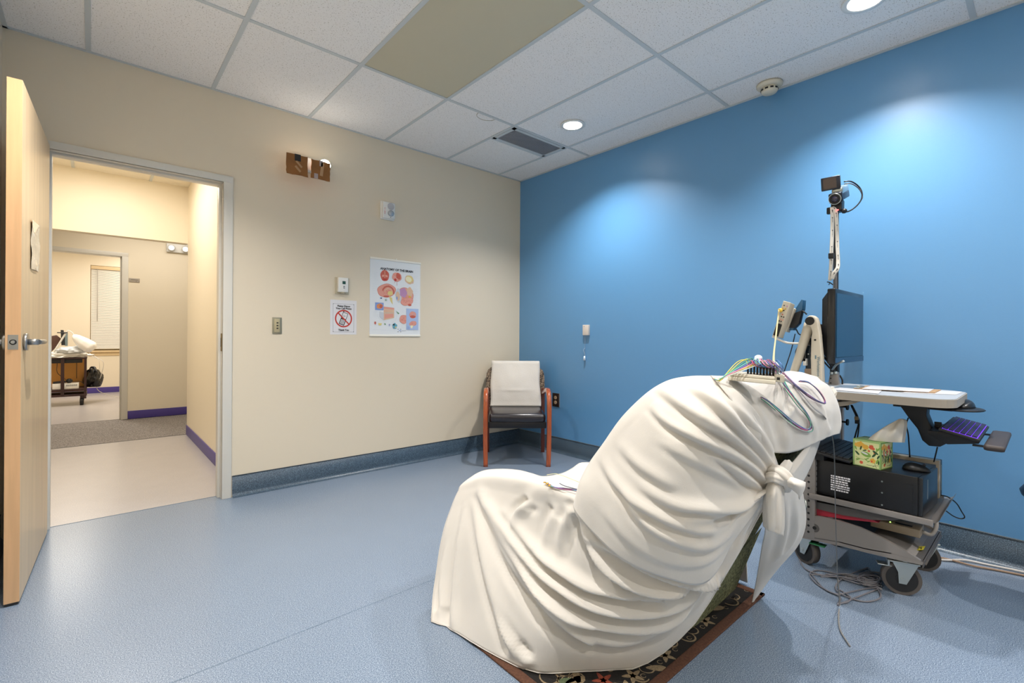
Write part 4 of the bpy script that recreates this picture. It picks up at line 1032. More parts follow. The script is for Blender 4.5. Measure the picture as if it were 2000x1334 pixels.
# ---- R: strip from the far side of the head down to the knot
rows = [X([(1590, 845, 1.78), (1570, 876, 1.70), (1550, 900, 1.64), (1530, 922, 1.56)]), X([(1597, 850, 1.84), (1580, 882, 1.76), (1560, 908, 1.67), (1538, 930, 1.58)]), X([(1602, 852, 1.92), (1587, 888, 1.86), (1570, 918, 1.76), (1545, 940, 1.62)]), X([(1604, 855, 2.02), (1592, 890, 1.98), (1578, 925, 1.90), (1560, 958, 1.78)])]
G = loft(rows, 8, 8); N = normals(G); N = np.where(N[..., 1:2] > 0, -N, N); D = np.zeros(G.shape[:2])
fold(G, N, D, [(1592, 855), (1572, 890), (1545, 930)], .008, .012, .4)
GR = finish(G, N, D, 25, .002)
mb = MB(linen)
for g_ in (GA, GP, GB, GF, GR): mb.grid([[Vector(p) for p in r_] for r_ in g_])
sheet = base('draped_sheet', 'large white sheet draped over the recliner and tied behind its back', 'sheet', (1.65, 1.3, 0))
so = put(mb, 'cloth', sheet); md = so.modifiers.new('s', 'SOLIDIFY'); md.thickness = .002; md.offset = -1
# hem seam along the lower edge
mb = MB(linen); mb.tube([Vector(p)+Vector((0, -.001, .001)) for p in GA[0][::4]], .0016, n=5, sub=1); put(mb, 'hem', sheet)
# knot
mb = MB(linen)
K = onx(1521, 936, 1.49)
def kp(px, py, dx=0): return onx(px, py, 1.49+dx)
mb.tube([kp(1497, 925, -.02), kp(1508, 918, -.03), kp(1524, 922, -.04), kp(1536, 936, -.03), kp(1536, 952, .0), kp(1524, 958, .03)], [.008, .014, .018, .018, .014, .006], n=28, pleat=.10, npl=6)
mb.tube([kp(1480, 955, .0), kp(1495, 938, -.02), (kp(1512, 932, -.05)), kp(1524, 938, -.04), kp(1540, 948, -.0)], [.008, .014, .016, .014, .008], n=28, pleat=.12, npl=7)
mb.tube([kp(1540, 905, .02), kp(1530, 920, -.02), kp(1522, 935, -.03), kp(1520, 950, -.02)], [.012, .015, .014, .010], n=24, pleat=.12, npl=6)
put(mb, 'knot', sheet)
# bow lobe and hanging tail
rows = [X([(1535, 930, 1.46), (1537, 940, 1.44), (1538, 950, 1.45)]), X([(1548, 932, 1.45), (1550, 945, 1.42), (1549, 958, 1.45)]), X([(1562, 937, 1.46), (1563, 950, 1.44), (1560, 968, 1.46)]), X([(1574, 942, 1.48), (1572, 955, 1.47), (1562, 976, 1.48)])]
G = loft(rows, 6, 6); mb = MB(linen).grid([[Vector(p) for p in r_] for r_ in G])
rows = [X([(1505, 938, 1.46), (1514, 936, 1.45), (1524, 938, 1.46), (1531, 944, 1.48)]), X([(1494, 968, 1.45), (1508, 965, 1.42), (1520, 966, 1.44), (1530, 972, 1.46)]), X([(1491, 1000, 1.45), (1505, 998, 1.43), (1518, 1000, 1.44), (1530, 1005, 1.46)]), X([(1492, 1028, 1.46), (1503, 1036, 1.44), (1515, 1041, 1.45), (1530, 1047, 1.47)])]
G = loft(rows, 10, 8); N = normals(G); D = np.zeros(G.shape[:2])
fold(G, N, D, [(1500, 950), (1502, 990), (1505, 1030)], .006, .009, .5); fold(G, N, D, [(1518, 945), (1522, 990), (1524, 1035)], .005, .008, .5)
G = finish(G, N, D, 30, .002)
mb.grid([[Vector(p) for p in r_] for r_ in G])
o = put(mb, 'tied_end', sheet); md = o.modifiers.new('s', 'SOLIDIFY'); md.thickness = .003
# ---- C: separate cloth over the headrest
C_ = [
 [(1478, 868, 1.38), (1492, 877, 1.42), (1508, 883, 1.47), (1530, 884, 1.54), (1552, 879, 1.62), (1578, 870, 1.72), (1604, 857, 1.84), (1620, 850, 1.93), (1637, 846, 2.02)],
 [(1456, 838, 1.30), (1474, 845, 1.35), (1495, 848, 1.42), (1525, 848, 1.50), (1555, 845, 1.60), (1582, 840, 1.71), (1607, 834, 1.84), (1623, 832, 1.95), (1641, 830, 2.04)],
 [(1438, 806, 1.25), (1458, 812, 1.31), (1484, 815, 1.38), (1518, 814, 1.48), (1552, 810, 1.60), (1582, 806, 1.72), (1607, 800, 1.86), (1623, 800, 1.96), (1639, 804, 2.05)],
 [(1420, 778, 1.22), (1442, 784, 1.28), (1472, 787, 1.37), (1510, 785, 1.48), (1546, 780, 1.61), (1576, 775, 1.75), (1600, 772, 1.88), (1616, 773, 1.97), (1630, 777, 2.05)],
 [(1402, 755, 1.22), (1428, 762, 1.28), (1460, 765, 1.38), (1500, 762, 1.50), (1538, 756, 1.64), (1568, 752, 1.78), (1590, 751, 1.90), (1606, 754, 1.98), (1618, 757, 2.05)],
 [(1392, 742, 1.25), (1420, 746, 1.32), (1452, 749, 1.42), (1490, 748, 1.54), (1525, 742, 1.70), (1552, 738, 1.84), (1572, 739, 1.94), (1588, 742, 2.0), (1602, 746, 2.06)],
 [(1386, 737, 1.31), (1416, 739, 1.38), (1448, 741, 1.47), (1485, 740, 1.58), (1513, 732, 1.76), (1540, 728, 1.90), (1560, 730, 1.98), (1575, 734, 2.03), (1592, 738, 2.08)]]
rows = [X(r_) for r_ in C_]
rows.append([Vector((v.x, v.y+.02, v.z-.03)) for v in rows[-1]])
rows.append([Vector((v.x-.01, v.y+.03, v.z-.12)) for v in rows[-1]])
G = loft(rows, 9, 8); N = normals(G); D = np.zeros(G.shape[:2])
for px, A, wd in [([(1500, 770), (1522, 800), (1530, 840), (1535, 870)], .008, .02), ([(1440, 775), (1462, 812), (1480, 850)], .009, .014), ([(1540, 775), (1545, 795), (1530, 812)], .008, .012),
                  ([(1608, 790), (1612, 820), (1618, 842)], .007, .012), ([(1560, 800), (1585, 830), (1592, 850)], .006, .018), ([(1470, 790), (1492, 822), (1508, 862)], .007, .014)]: fold(G, N, D, px, A, wd, .5)
G = finish(G, N, D, 41, .004, 8)+N*.006
GC = G
mb = MB(linen).grid([[Vector(p) for p in r_] for r_ in G])
hc = mb.build('headrest_cloth'); tag(hc, 'white pillowcase cloth laid over the recliner headrest under the wires', 'cloth'); md = hc.modifiers.new('s', 'SOLIDIFY'); md.thickness = .003; md.offset = -1
# ================================================================ wires and box on the headrest
def onsurf(G, px, off=.006, tol=7):
    q_ = G.reshape(-1, 3)-np.array([0, 0, H]); z = q_ @ FWn; u = CX+F*(q_ @ RTn)/z; v = CY-F*(q_ @ UPn)/z; P_ = G.reshape(-1, 3); out = []
    for (x, y) in px:
        d = np.hypot(u-x, v-y); c = np.where(d < tol)[0]
        k = c[np.argmin(z[c]+d[c]*.004)] if len(c) else np.argmin(d)
        p = Vector(P_[k]); r_ = ray(x, y); t = (p-Vector((0, 0, H))).dot(fwv); out.append(Vector((0, 0, H))+r_*(t-off*1.6)+Vector((0, 0, off*.4)))
    return out
grey_beige = mat('grey_beige_plastic', '#C6BFAE', .45)
hb = base('headbox', 'flat beige electrode junction box on top of the headrest cloth', 'device', (1.37, .58, 1.0))
p0 = onsurf(np.concatenate([GC.reshape(-1, 3), GB.reshape(-1, 3)]), [(1421, 741)], .004)[0]; t0_ = (p0-Vector((0, 0, H))).dot(fwv)
rh = ray(1470, 745); rh.z = 0; rh.normalize(); p1 = p0+Vector((rh.y, -rh.x, -.055)).normalized()*(t0_*99/F*.83)
e1 = (p1-p0); L1 = e1.length; e1.normalize(); e2 = rh.copy(); e3 = e1.cross(e2).normalized(); e2 = e3.cross(e1)
HB = Matrix((e1, e2, e3)).transposed().to_4x4(); HB.translation = p0
put(MB(grey_beige).box((0, 0, -.004), (L1, .10, .007), .002, mtx=HB).box((.003, .002, .0072), (L1-.002, .098, .0165), .003, mtx=HB), 'case', hb)
put(MB(grey_beige).box((L1-.004, .01, .002), (L1+.02, .035, .022), .003, mtx=HB).use(MATS['slot_black']).box((L1+.002, .0093, .008), (L1+.009, .0099, .015), mtx=HB), 'connector', hb)
mb = MB(MATS['slot_black'])
for i in range(9):
    for j in range(3):
        x = L1*.42+i*.0075; y = .02+j*.022; mb.cyl(HB @ Vector((x, y, .0165)), HB @ Vector((x-.001, y, .036+.004*((i+j) % 3))), .0024, n=8)
o = put(mb, 'jack_plug', hb); o['kind'] = 'stuff'
cols = ['#C8405A', '#3E8F6C', '#6D5B9E', '#C9BE4C', '#4A74B0', '#D98AA0', '#CFCFC8', '#5B5F6B', '#6FB8A4', '#8A4468']
wm = [mat('wire_'+n_, c_, .45) for n_, c_ in zip(['red', 'green', 'violet', 'yellow', 'blue', 'pink', 'white', 'grey', 'teal', 'maroon'], cols)]
def bundle(name, lab, pxs, n, surf, r=.0013, spread=4, cs=None, head=None, off=.007, xs=None):
    o_ = None; rnd = random.Random(len(pxs)*n+11)
    root = thing(name, lab, 'wires', tuple(onsurf(surf, [pxs[0]])[0]))
    for k in range(n):
        ox, oy = rnd.uniform(-spread, spread), rnd.uniform(-spread, spread); P_ = []
        px = [(x+ox*(.5+.5*math.sin(i*.9+k))+rnd.uniform(-.8, .8), y+oy*(.5+.5*math.cos(i*.7+k))*.7) for i, (x, y) in enumerate(pxs)]
        P_ = onsurf(surf, px, off+.0012*(k % 4))
        if head:
            P_ = [HB @ Vector((L1*.42+.0075*(k % 9), .02+.022*(k % 3), .036)), HB @ Vector((L1*.42+.0075*(k % 9)+head[0]*.3, .03, .052+.003*(k % 3))), HB @ Vector((L1*.42+.0075*(k % 9)+head[0], .015+head[1], .047-head[2]))]+P_
        m = wm[(cs[k % len(cs)] if cs else k % 10)]
        put(MB(m).tube(P_, r, n=5, sub=6), 'wire', root)
    return root
ALL = np.concatenate([GC.reshape(-1, 3), GB.reshape(-1, 3)])
bundle('electrode_leads', 'bundle of coloured electrode leads looping low across the headrest cloth', [(1522, 735), (1535, 758), (1558, 788), (1577, 813), (1586, 832), (1583, 842), (1570, 842), (1547, 828), (1522, 806), (1502, 787), (1489, 779)], 11, ALL, spread=5, cs=[0, 1, 8, 2, 5, 9, 1, 6, 4, 0, 8], head=(.02, -.005, .008))
bundle('electrode_leads', 'smaller violet and blue lead bundle looping on the right side of the headrest cloth', [(1530, 732), (1556, 757), (1580, 776), (1600, 787), (1611, 789), (1608, 779), (1595, 762), (1578, 749), (1561, 747)], 7, ALL, spread=3, cs=[2, 4, 5, 7, 2, 9], head=(.03, -.005, .008))
bundle('electrode_leads', 'yellow green lead bundle arching left from the beige junction box', [(1409, 741), (1402, 744), (1396, 742)], 8, ALL, spread=2.5, cs=[3, 3, 1, 8, 2, 5, 3, 6], head=(-.03, .0, .004), off=.004)
# clear plastic clip on the box
tag(MB(mat('clear_plastic', '#DDE9F4', .1)).ball(HB @ Vector((L1*.62, .05, .060)), .010, (1, 1, .8)).lathe([(.012, -.004), (.013, 0), (.009, .006)], HB @ Vector((L1*.62, .05, .052))).build('clear_clip'), 'clear plastic clip holding the wires above the junction box', 'clip')
# grey ribbon cable from the box over the cloth to the floor
rib = mat('ribbon_grey', '#85827E', .5)
P_ = [HB @ Vector((L1+.018, .02, .012))]+onsurf(ALL, [(1545, 750), (1565, 770), (1588, 797), (1610, 814)], .006)
P_ += [onx(1619, 832, 2.0), onx(1627, 860, 2.04), onx(1630, 900, 2.08), onx(1631, 960, 2.14), onx(1633, 1050, 2.22), onx(1636, 1130, 2.30), onz(1640, 1178, .006), onz(1638, 1200, .005), onz(1641, 1230, .005), onz(1660, 1262, .005)]
tag(MB(rib).tube(P_[:-4], .0058, n=8, sub=8, flat=(0, -1, .4)).tube(P_[-5:], .0028, n=6).build('ribbon_cable'), 'flat grey cable hanging from the headrest down to the floor', 'cable')
# gold cup leads lying on the seat
gold = mat('gold_cup', '#C79A3E', .3, .8)
sl = thing('cup_electrodes', 'small bunch of gold cup electrode leads lying on the seat of the sheet', 'wires', tuple(onsurf(GS, [(1080, 948)])[0]))
for k in range(6):
    pts = onsurf(GS, [(1064+k*2.2+(k % 2)*3, 943+k*1.6), (1082+k, 952+k*.4), (1100, 954+k*.6), (1118, 956+k*.6), (1138, 960+k*.8), (1150, 964+k)], .004)
    w_ = put(MB(wm[[7, 9, 2, 7, 8, 9][k]]).tube(pts, .0014, n=5), 'wire', sl)
    put(MB(gold).lathe([(.001, .002), (.0045, .001), (.0055, -.001), (.003, -.001)], pts[0], 'z', 12), 'electrode_cup', w_)
pts = onsurf(GS, [(1093, 945), (1103, 950), (1125, 956), (1145, 961)], .004); put(MB(wm[7]).tube(pts, .0015, n=5), 'wire', sl)
mb = MB(mat('wire_cream', '#CFCB9A', .5)); mb.tube(onsurf(GS, [(1068, 928), (1085, 926), (1100, 930), (1120, 938), (1140, 946), (1155, 952)], .004), .0016, n=5); tag(mb.build('cream_lead'), 'single pale yellow lead crossing the far side of the draped seat', 'wires')

# ================================================================ equipment cart
ct = base('equipment_cart', 'grey metal equipment cart on casters by the blue wall', 'cart', (2.84, .55, 0))
cgrey = mat('cart_grey_metal', '#8E8883', .42, .25); cdark = mat('cart_dark_metal', '#5F5B58', .45, .25); zinc = mat('zinc_steel', '#B9BFBC', .28, .85)
rubber = mat('caster_rubber', '#554F4B', .6); rblack = mat('rubber_black', '#1A1A1C', .6)
XN, XFAR = 2.60, 3.07
def prof(pxs, x, d, m, name, lab=None, bev=0):
    return put(MB(m).prism([onx(a_, b_, x) for a_, b_ in pxs], (d, 0, 0), bev), name, ct, lab)
railp = [(1567, 1006), (1600, 1009), (1640, 1018), (1680, 1031), (1725, 1052), (1768, 1076), (1804, 1099), (1801, 1104), (1740, 1091), (1690, 1079), (1640, 1066), (1600, 1058), (1567, 1051)]
prof(railp, XN, .016, cgrey, 'side_rail', bev=.0)
R3 = [onx(a_, b_, XN)+Vector((XFAR-XN, 0, 0)) for a_, b_ in railp]
put(MB(cgrey).prism(R3, (.016, 0, 0)), 'side_rail', ct)
zb = [onx(a_, b_, XN) for a_, b_ in [(1567, 1046), (1640, 1058), (1690, 1071), (1740, 1080), (1801, 1096)]]
mb = MB(cdark)
for a_, b_ in zip(zb, zb[1:]): mb.face([a_, b_, b_+Vector((XFAR-XN, 0, 0)), a_+Vector((XFAR-XN, 0, 0))])
e_ = zb[-1]; mb.face([e_+Vector((0, -.004, .002)), e_+Vector((XFAR-XN, -.004, .002)), e_+Vector((XFAR-XN, .0, -.028)), e_+Vector((0, 0, -.028))])
o = put(mb, 'base_pan', ct); md = o.modifiers.new('s', 'SOLIDIFY'); md.thickness = .004
# arched cross panel on the base near the label
mb = MB(cdark); a_ = onx(1740, 1060, XN+.02); 
G = [[Vector((x, .335+.19*t, .168+.055*math.sin(t*PI/2))) for t in [i/8 for i in range(9)]] for x in (XN+.016, XFAR)]
mb.grid(G); o = put(mb, 'base_cover', ct); md = o.modifiers.new('s', 'SOLIDIFY'); md.thickness = .003
yl = mat('label_yellow', '#CFC22A', .5)
t0 = onx(1806, 1072, 2.72); fr = frame((2.70, .366, .1825), (0, -1, 0), (1, 0, .0)); fr = Matrix.Translation((2.74, .375, .191)) @ Matrix.Rotation(math.radians(-22), 4, 'X') @ Matrix.Rotation(math.radians(0), 4, 'Z')
lb = put(MB(yl).box((-.028, -.019, 0), (.028, .019, .0008), mtx=fr), 'asset_label', ct)
mb = MB(MATS['ink_black'])
for (a0, b0, a1, b1) in ((-.020, -.012, -.006, -.008), (-.018, -.004, -.010, .006), (-.003, -.010, .004, -.003), (-.003, .001, .004, .008), (.010, -.010, .016, .006)): mb.box((a0, b0, .0008), (a1, b1, .0012), mtx=fr)
put(mb, 'label_print', lb)
# uprights with punched holes
def upright(x, y0, y1, z0, z1, holes_face):
    o = put(MB(cgrey).box((x, y0, z0), (x+.035, y1, z1), .003), 'upright', ct)
    mb = MB(MATS['slot_black']); n_ = int((z1-z0-.04)/.03)
    for k in range(n_):
        z = z0+.03+k*.03; mb.cyl((x-.0006, (y0+y1)/2, z), (x+.001, (y0+y1)/2, z), .0055, n=10)
    put(mb, 'hole', o)
pA = onx(1592, 900, XN); pB = onx(1568, 900, XN)
upright(XN-.001, pA.y, pB.y, .15, .86, True); upright(XFAR-.018, pA.y, pB.y, .15, .86, True)
put(MB(cdark).box((XN+.03, pA.y+.005, .2), (XFAR, pB.y-.005, .86)), 'back_plate', ct)
mb = MB(zinc)
for (u_, v_) in ((1572, 977), (1572, 997), (1572, 1011), (1572, 1030)): c = onx(u_, v_, XN-.001); mb.cyl(c, c+Vector((-.004, 0, 0)), .0055, n=10)
a_, b_ = onx(1574, 977, XN), onx(1574, 997, XN); mb.tube([a_+Vector((-.004, 0, 0)), (a_+b_)/2+Vector((-.016, -.006, 0)), b_+Vector((-.004, 0, 0))], .004, n=8)
put(mb, 'cable_handle', ct)
c = onx(1591, 1031, XN); put(MB(cdark).cyl(c+Vector((-.0005, 0, 0)), c+Vector((.002, 0, 0)), .02, n=24).use(MATS['slot_black']).cyl(c+Vector((-.003, 0, 0)), c, .008, n=14), 'rail_bolt', ct)
# middle shelf
zs_ = .352
mb = MB(cgrey).box((XN-.004, .312, zs_-.010), (XN+.006, .76, zs_+.016), .002).box((XN, .33, zs_-.002), (XFAR, .76, zs_+.002)).box((XFAR-.006, .33, zs_-.01), (XFAR, .76, zs_+.012), .002)
G = [[Vector((x, .33-.04*math.sin(t), zs_+.03*(1-math.cos(t)))) for t in [PI/2*i/6 for i in range(7)]] for x in (XN, XFAR+.02)]
mb.grid(G); o = put(mb, 'shelf', ct)
prof([(1592, 980), (1765, 1013), (1745, 1017), (1700, 1015), (1645, 1006), (1592, 993)], XN+.02, .44, cdark, 'shelf_valance')
# table top
mb = MB(mat('table_edge_beige', '#9A9286', .5)); tx0, tx1, ty0, ty1 = 2.485, 2.985, .238, .815
def rr(x0_, y0_, x1_, y1_, r, z, n=8):
    P_ = []
    for (cx, cy, a0) in ((x0_+r, y0_+r, PI), (x1_-r, y0_+r, 1.5*PI), (x1_-.01, y1_-.01, 0), (x0_+.01, y1_-.01, PI/2)):
        rad = r if a0 >= PI else .01
        P_ += [Vector((cx+rad*math.cos(a0+PI/2*i/n), cy+rad*math.sin(a0+PI/2*i/n), z)) for i in range(n+1)]
    return P_
mb.prism(rr(tx0, ty0, tx1, ty1, .09, .842), (0, 0, .032)); tt_ = put(mb, 'table_top', ct)
put(MB(mat('table_laminate', '#A9ADB2', .35)).prism(rr(tx0+.004, ty0+.004, tx1-.004, ty1-.004, .086, .8742), (0, 0, .0022)), 'laminate', tt_)
prof([(1620, 787), (1684, 781), (1672, 787), (1655, 792), (1640, 794), (1620, 794)], 2.53, .40, mat('table_edge_beige', '#A79F93', .5), 'support_bracket')
# casters
def caster(cx, cy, ang, r=.066, brake=True):
    mb = MB(rubber); M_ = Matrix.Translation((cx, cy, 0)) @ Matrix.Rotation(ang, 4, 'Z'); g = lambda x, y, z: M_ @ Vector((x, y, z))
    mb.lathe
    for (h0, h1, ra, rb_, m) in ((-.017, .017, r, r, rubber), (-.019, .019, r*.8, r*.8, rblack), (-.021, .021, r*.32, r*.32, rblack)):
        mb.use(m).cyl(g(0, h0, r), g(0, h1, r), ra, n=32)
    w_ = put(mb, 'wheel', ct)
    mb = MB(zinc)
    for s_ in (-1, 1):
        mb.prism([g(-.012, s_*.024, r-.018), g(.014, s_*.024, r-.018), g(.055, s_*.024, r+.072), g(-.035, s_*.024, r+.072), g(-.015, s_*.024, r+.03)], (M_.to_3x3() @ Vector((0, s_*.003, 0))))
    mb.box((-.045, -.03, r+.07), (.06, .03, r+.078), .002, mtx=M_); mb.cyl(g(.01, 0, r+.078), g(.01, 0, r+.088), .03, n=20)
    mb.cyl(g(0, -.030, r), g(0, .030, r), .008, n=10)
    put(mb, 'fork', ct)
    if brake: put(MB(zinc).box((-.085, -.02, r+.045), (-.035, .02, r+.05), .002, mtx=M_ @ Matrix.Rotation(0, 4, 'Y')).box((-.05, -.02, r+.045), (-.042, .02, r+.075), .002, mtx=M_), 'brake_pedal', ct)
caster(2.665, .425, math.radians(-68), .070)
caster(2.67, .79, math.radians(-120), .066)
caster(3.02, .40, math.radians(-75), .066, False)
caster(3.02, .76, math.radians(-110), .066, False)
c = onx(1595, 1063, 2.62); put(MB(mat('tag_green', '#2F7A4C', .5)).box((c.x-.01, c.y-.035, c.z-.004), (c.x+.03, c.y+.03, c.z+.001), .001), 'brake_tag', ct, 'green brake tab')

# computer tower lying on the shelf
pcm = mat('pc_black', '#141416', .38); pcf = mat('pc_front', '#1E2023', .3)
pc = base('computer_tower', 'black computer tower lying on its side on the cart shelf', 'computer', (2.78, .54, .37)); pc.rotation_euler.z = math.radians(-3)
px0, px1, py0, py1, pz0, pz1 = 2.612, 2.945, .352, .738, .369, .532
put(MB(pcm).box((px0, py0, pz0), (px1, py1, pz1), .002), 'case', pc)
put(MB(pcf).box((px0+.001, py0-.016, pz0+.001), (px1-.06, py0, pz1-.001), .003), 'front_bezel', pc)
put(MB(zinc).box((px0+.08, py0-.0175, pz0+.06), (px0+.085, py0-.0155, pz1-.02)), 'trim_strip', pc)
mb = MB(MATS['paper_white']); rnd = random.Random(3)
cL = onx(1626, 928, px0-.0008); y_ = cL.y; zt = cL.z
for r_ in range(7):
    yy = y_; ztop = zt-.0015-r_*.0105
    while yy > y_-.068:
        wd = rnd.uniform(.004, .013); mb.box((px0-.0008, yy-wd, ztop-.0065+.001*(r_ % 2)), (px0-.0002, yy, ztop)); yy -= wd+.0022
o = put(mb, 'label_print', pc, 'white printed label blocks'); 
mb = MB(zinc)
for (u_, v_) in ((1728, 941), (1728, 963), (1728, 987)): c = onx(u_, v_, px0); mb.cyl(c+Vector((-.0015, 0, 0)), c, .0035, n=10)
put(mb, 'screw', pc)
a_, b_ = onx(1765, 943, px0), onx(1790, 1008, px0)
put(MB(pcf).box((px0-.0012, b_.y, b_.z), (px0, b_.y+.002, a_.z)).box((px0-.0012, b_.y, a_.z-.002), (px0, a_.y, a_.z)), 'panel_joint', pc)
mb = MB(zinc).box((px0+.02, py1, pz0+.01), (px0+.024, py1+.006, pz1-.01))
for k in range(6): mb.box((px0-.001, py1-.012, pz0+.01+k*.025), (px0, py1-.004, pz0+.026+k*.025))
put(mb, 'rear_bracket', pc)
bxs = MB(mat('beige_plastic', '#BDB09C', .5)).box((2.965, .335, .37), (3.0, .60, .545), .003)
tag(bxs.build('beige_panel'), 'narrow beige panel standing behind the black computer', 'panel')
tag(MB(pcm).box((3.005, .335, .37), (3.045, .62, .54), .003).use(zinc).box((3.01, .333, .40), (3.014, .335, .52)).build('slim_unit'), 'slim black unit behind the beige panel on the cart shelf', 'device')

# key caps
keym = mat('key_black', '#232427', .45); kbm = mat('keyboard_black', '#101012', .5)
def keyboard(name, lab, org, ex_, ey_, L, W, bed, keycol, ncol=16, nrow=6):
    """org = corner, ex along the length, ey along the width"""
    ex_ = Vector(ex_).normalized(); ey_ = Vector(ey_).normalized(); ez_ = ex_.cross(ey_).normalized()
    if ez_.z < 0: ez_ = -ez_
    M_ = Matrix((ex_, ey_, ez_)).transposed().to_4x4(); M_.translation = org
    k = base(name, lab, 'keyboard', tuple(org))
    put(MB(kbm).box((0, 0, 0), (L, W, .012), .003, mtx=M_), 'body', k)
    put(MB(bed).box((.008, .008, .012), (L-.008, W-.008, .0128), mtx=M_), 'key_bed', k)
    mb = MB(keycol); cw_ = (L-.02)/ncol; rw = (W-.018)/nrow
    for i in range(ncol):
        for j in range(nrow):
            if j == nrow-1 and 4 <= i <= 8 and i != 4: continue
            x = .01+i*cw_; y = .009+j*rw; w_ = cw_*(5.0 if (j == nrow-1 and i == 4) else 1)-.0022
            mb.box((x+.001, y+.0012, .0128), (x+w_, y+rw-.0016, .0185), mtx=M_)
    o = put(mb, 'key_cap', k); o['kind'] = 'stuff'
    return k
keyboard('keyboard', 'black computer keyboard resting across the back of the black tower', Vector((2.585, .748, .566)), (1, 0, .0), (0, -1, -.14), .40, .155, kbm, keym)
put(MB(kbm).box((2.60, .70, .533), (2.97, .745, .562)), 'rear_foot', [o for o in bpy.data.objects if o.name == 'keyboard'][0])
# tissue box
tb = base('tissue_box', 'green floral cube tissue box on the black tower', 'box', (2.675, .53, .5325)); tb.rotation_euler.z = math.radians(-12)
tgreen = mat('tissue_box_green', '#9CBE78', .5); tbp = mat('print_pale_yellow', '#DCE0A2', .5)
bx0, bx1, by0, by1, bz0, bz1 = 2.622, 2.732, .476, .585, .533, .654
put(MB(tgreen).box((bx0, by0, bz0), (bx1, by1, bz1), .0015), 'carton', tb)
dg = mat('print_dark_green', '#2D5230', .5); mg = mat('print_leaf_green', '#7FA94B', .5); oy = mat('print_marigold', '#E3AE42', .5); rd = mat('print_coral', '#D45B3A', .5)
def floral(P, w_, h_, seed, sc=1):
    P.rect(.008, .004, w_-.006, h_-.006, tbp); rnd = random.Random(seed)
    S_ = w_/.107
    for (x, y, r, m) in ((.03, .098, .014, oy), (.05, .09, .012, oy), (.015, .095, .009, oy), (.072, .094, .010, rd), (.08, .088, .006, rd), (.078, .034, .011, oy), (.074, .031, .004, rd), (.034, .018, .007, rd), (.063, .075, .005, rd), (.085, .07, .005, rd)):
        P.oval(x*S_, y, r*S_, r, m, rnd.uniform(0, 3), 12, .15)
    P.oval(.052*S_, .058, .020*S_, .011, mg, -.3, 16); P.oval(.047*S_, .062, .014*S_, .004, MATS['paper_white'], -.3, 12)
    for (x, y, a, l, m) in ((.032, .083, 1.3, .010, dg), (.047, .075, .3, .008, dg), (.018, .058, -.8, .012, dg), (.088, .073, -.6, .013, dg), (.083, .06, .9, .012, dg), (.099, .055, 1.1, .010, dg), (.093, .085, 1.6, .009, mg), (.058, .04, .5, .007, mg), (.052, .034, 2.6, .007, mg), (.062, .028, .5, .007, mg), (.1, .09, 1, .009, mg), (.012, .08, 1.9, .009, mg), (.095, .035, 1.2, .012, mg), (.1, .03, 1.5, .009, dg), (.02, .03, .2, .008, mg)):
        P.oval(x*S_, y, l*S_, l*.36, m, a, 12)
    for (pts, m) in (([(.012, .04), (.03, .033), (.045, .033)], mg), ([(.012, .022), (.03, .033)], mg), ([(.055, .012), (.08, .012), (.1, .018)], dg), ([(.085, .026), (.088, .016)], dg), ([(.078, .008), (.086, .014), (.094, .006)], dg)):
        P.line([(x*S_, y) for x, y in pts], .0016, m)
P = Print(frame((bx0-.0003, by1, bz0), (0, -1, 0), (0, 0, 1))); floral(P, .109, .119, 1); put(P.mb, 'print', tb)
P = Print(frame((bx0, by0-.0003, bz0), (1, 0, 0), (0, 0, 1))); P.rect(.0, .0, .11, .119, mg); floral(P, .108, .119, 5)
for k in range(9): P.oval(.02+.009*k, .05+.02*math.sin(k*2), .004, .018, [dg, rd, dg][k % 3], .3*math.sin(k), 12)
put(P.mb, 'print', tb)
ts = MB(mat('tissue_white', '#E5DED2', .85))
A_ = [onx(1697, 858, 2.66), onx(1712, 861, 2.64), onx(1727, 862, 2.66), onx(1745, 863, 2.68), onx(1764, 863, 2.68)]
B_ = [onx(1706, 848, 2.68), onx(1722, 843, 2.645), onx(1740, 842, 2.66), onx(1754, 843, 2.65), onx(1767, 843, 2.68)]
C2 = [onx(1722, 836, 2.70), onx(1737, 830, 2.66), onx(1749, 829, 2.67), onx(1759, 828, 2.66), onx(1769, 829, 2.68)]
D_ = [onx(1745, 824, 2.71), onx(1752, 820, 2.69), onx(1758, 817, 2.69), onx(1763, 817, 2.69), onx(1767, 820, 2.69)]
G = loft([A_, B_, C2, D_], 6, 6); ts.grid([[Vector(p) for p in r_] for r_ in G]); back_ = [[Vector(p)+Vector((.045, .006, -.006)) for p in r_] for r_ in G]
ts.grid([r_[::-1] for r_ in back_]); ts.grid([[Vector(G[-1][j]), back_[-1][j]] for j in range(len(back_[0]))])
for j in (0, -1): ts.grid([[Vector(G[i][j]), back_[i][j]] for i in range(len(back_))])
put(ts, 'tissue', tb)
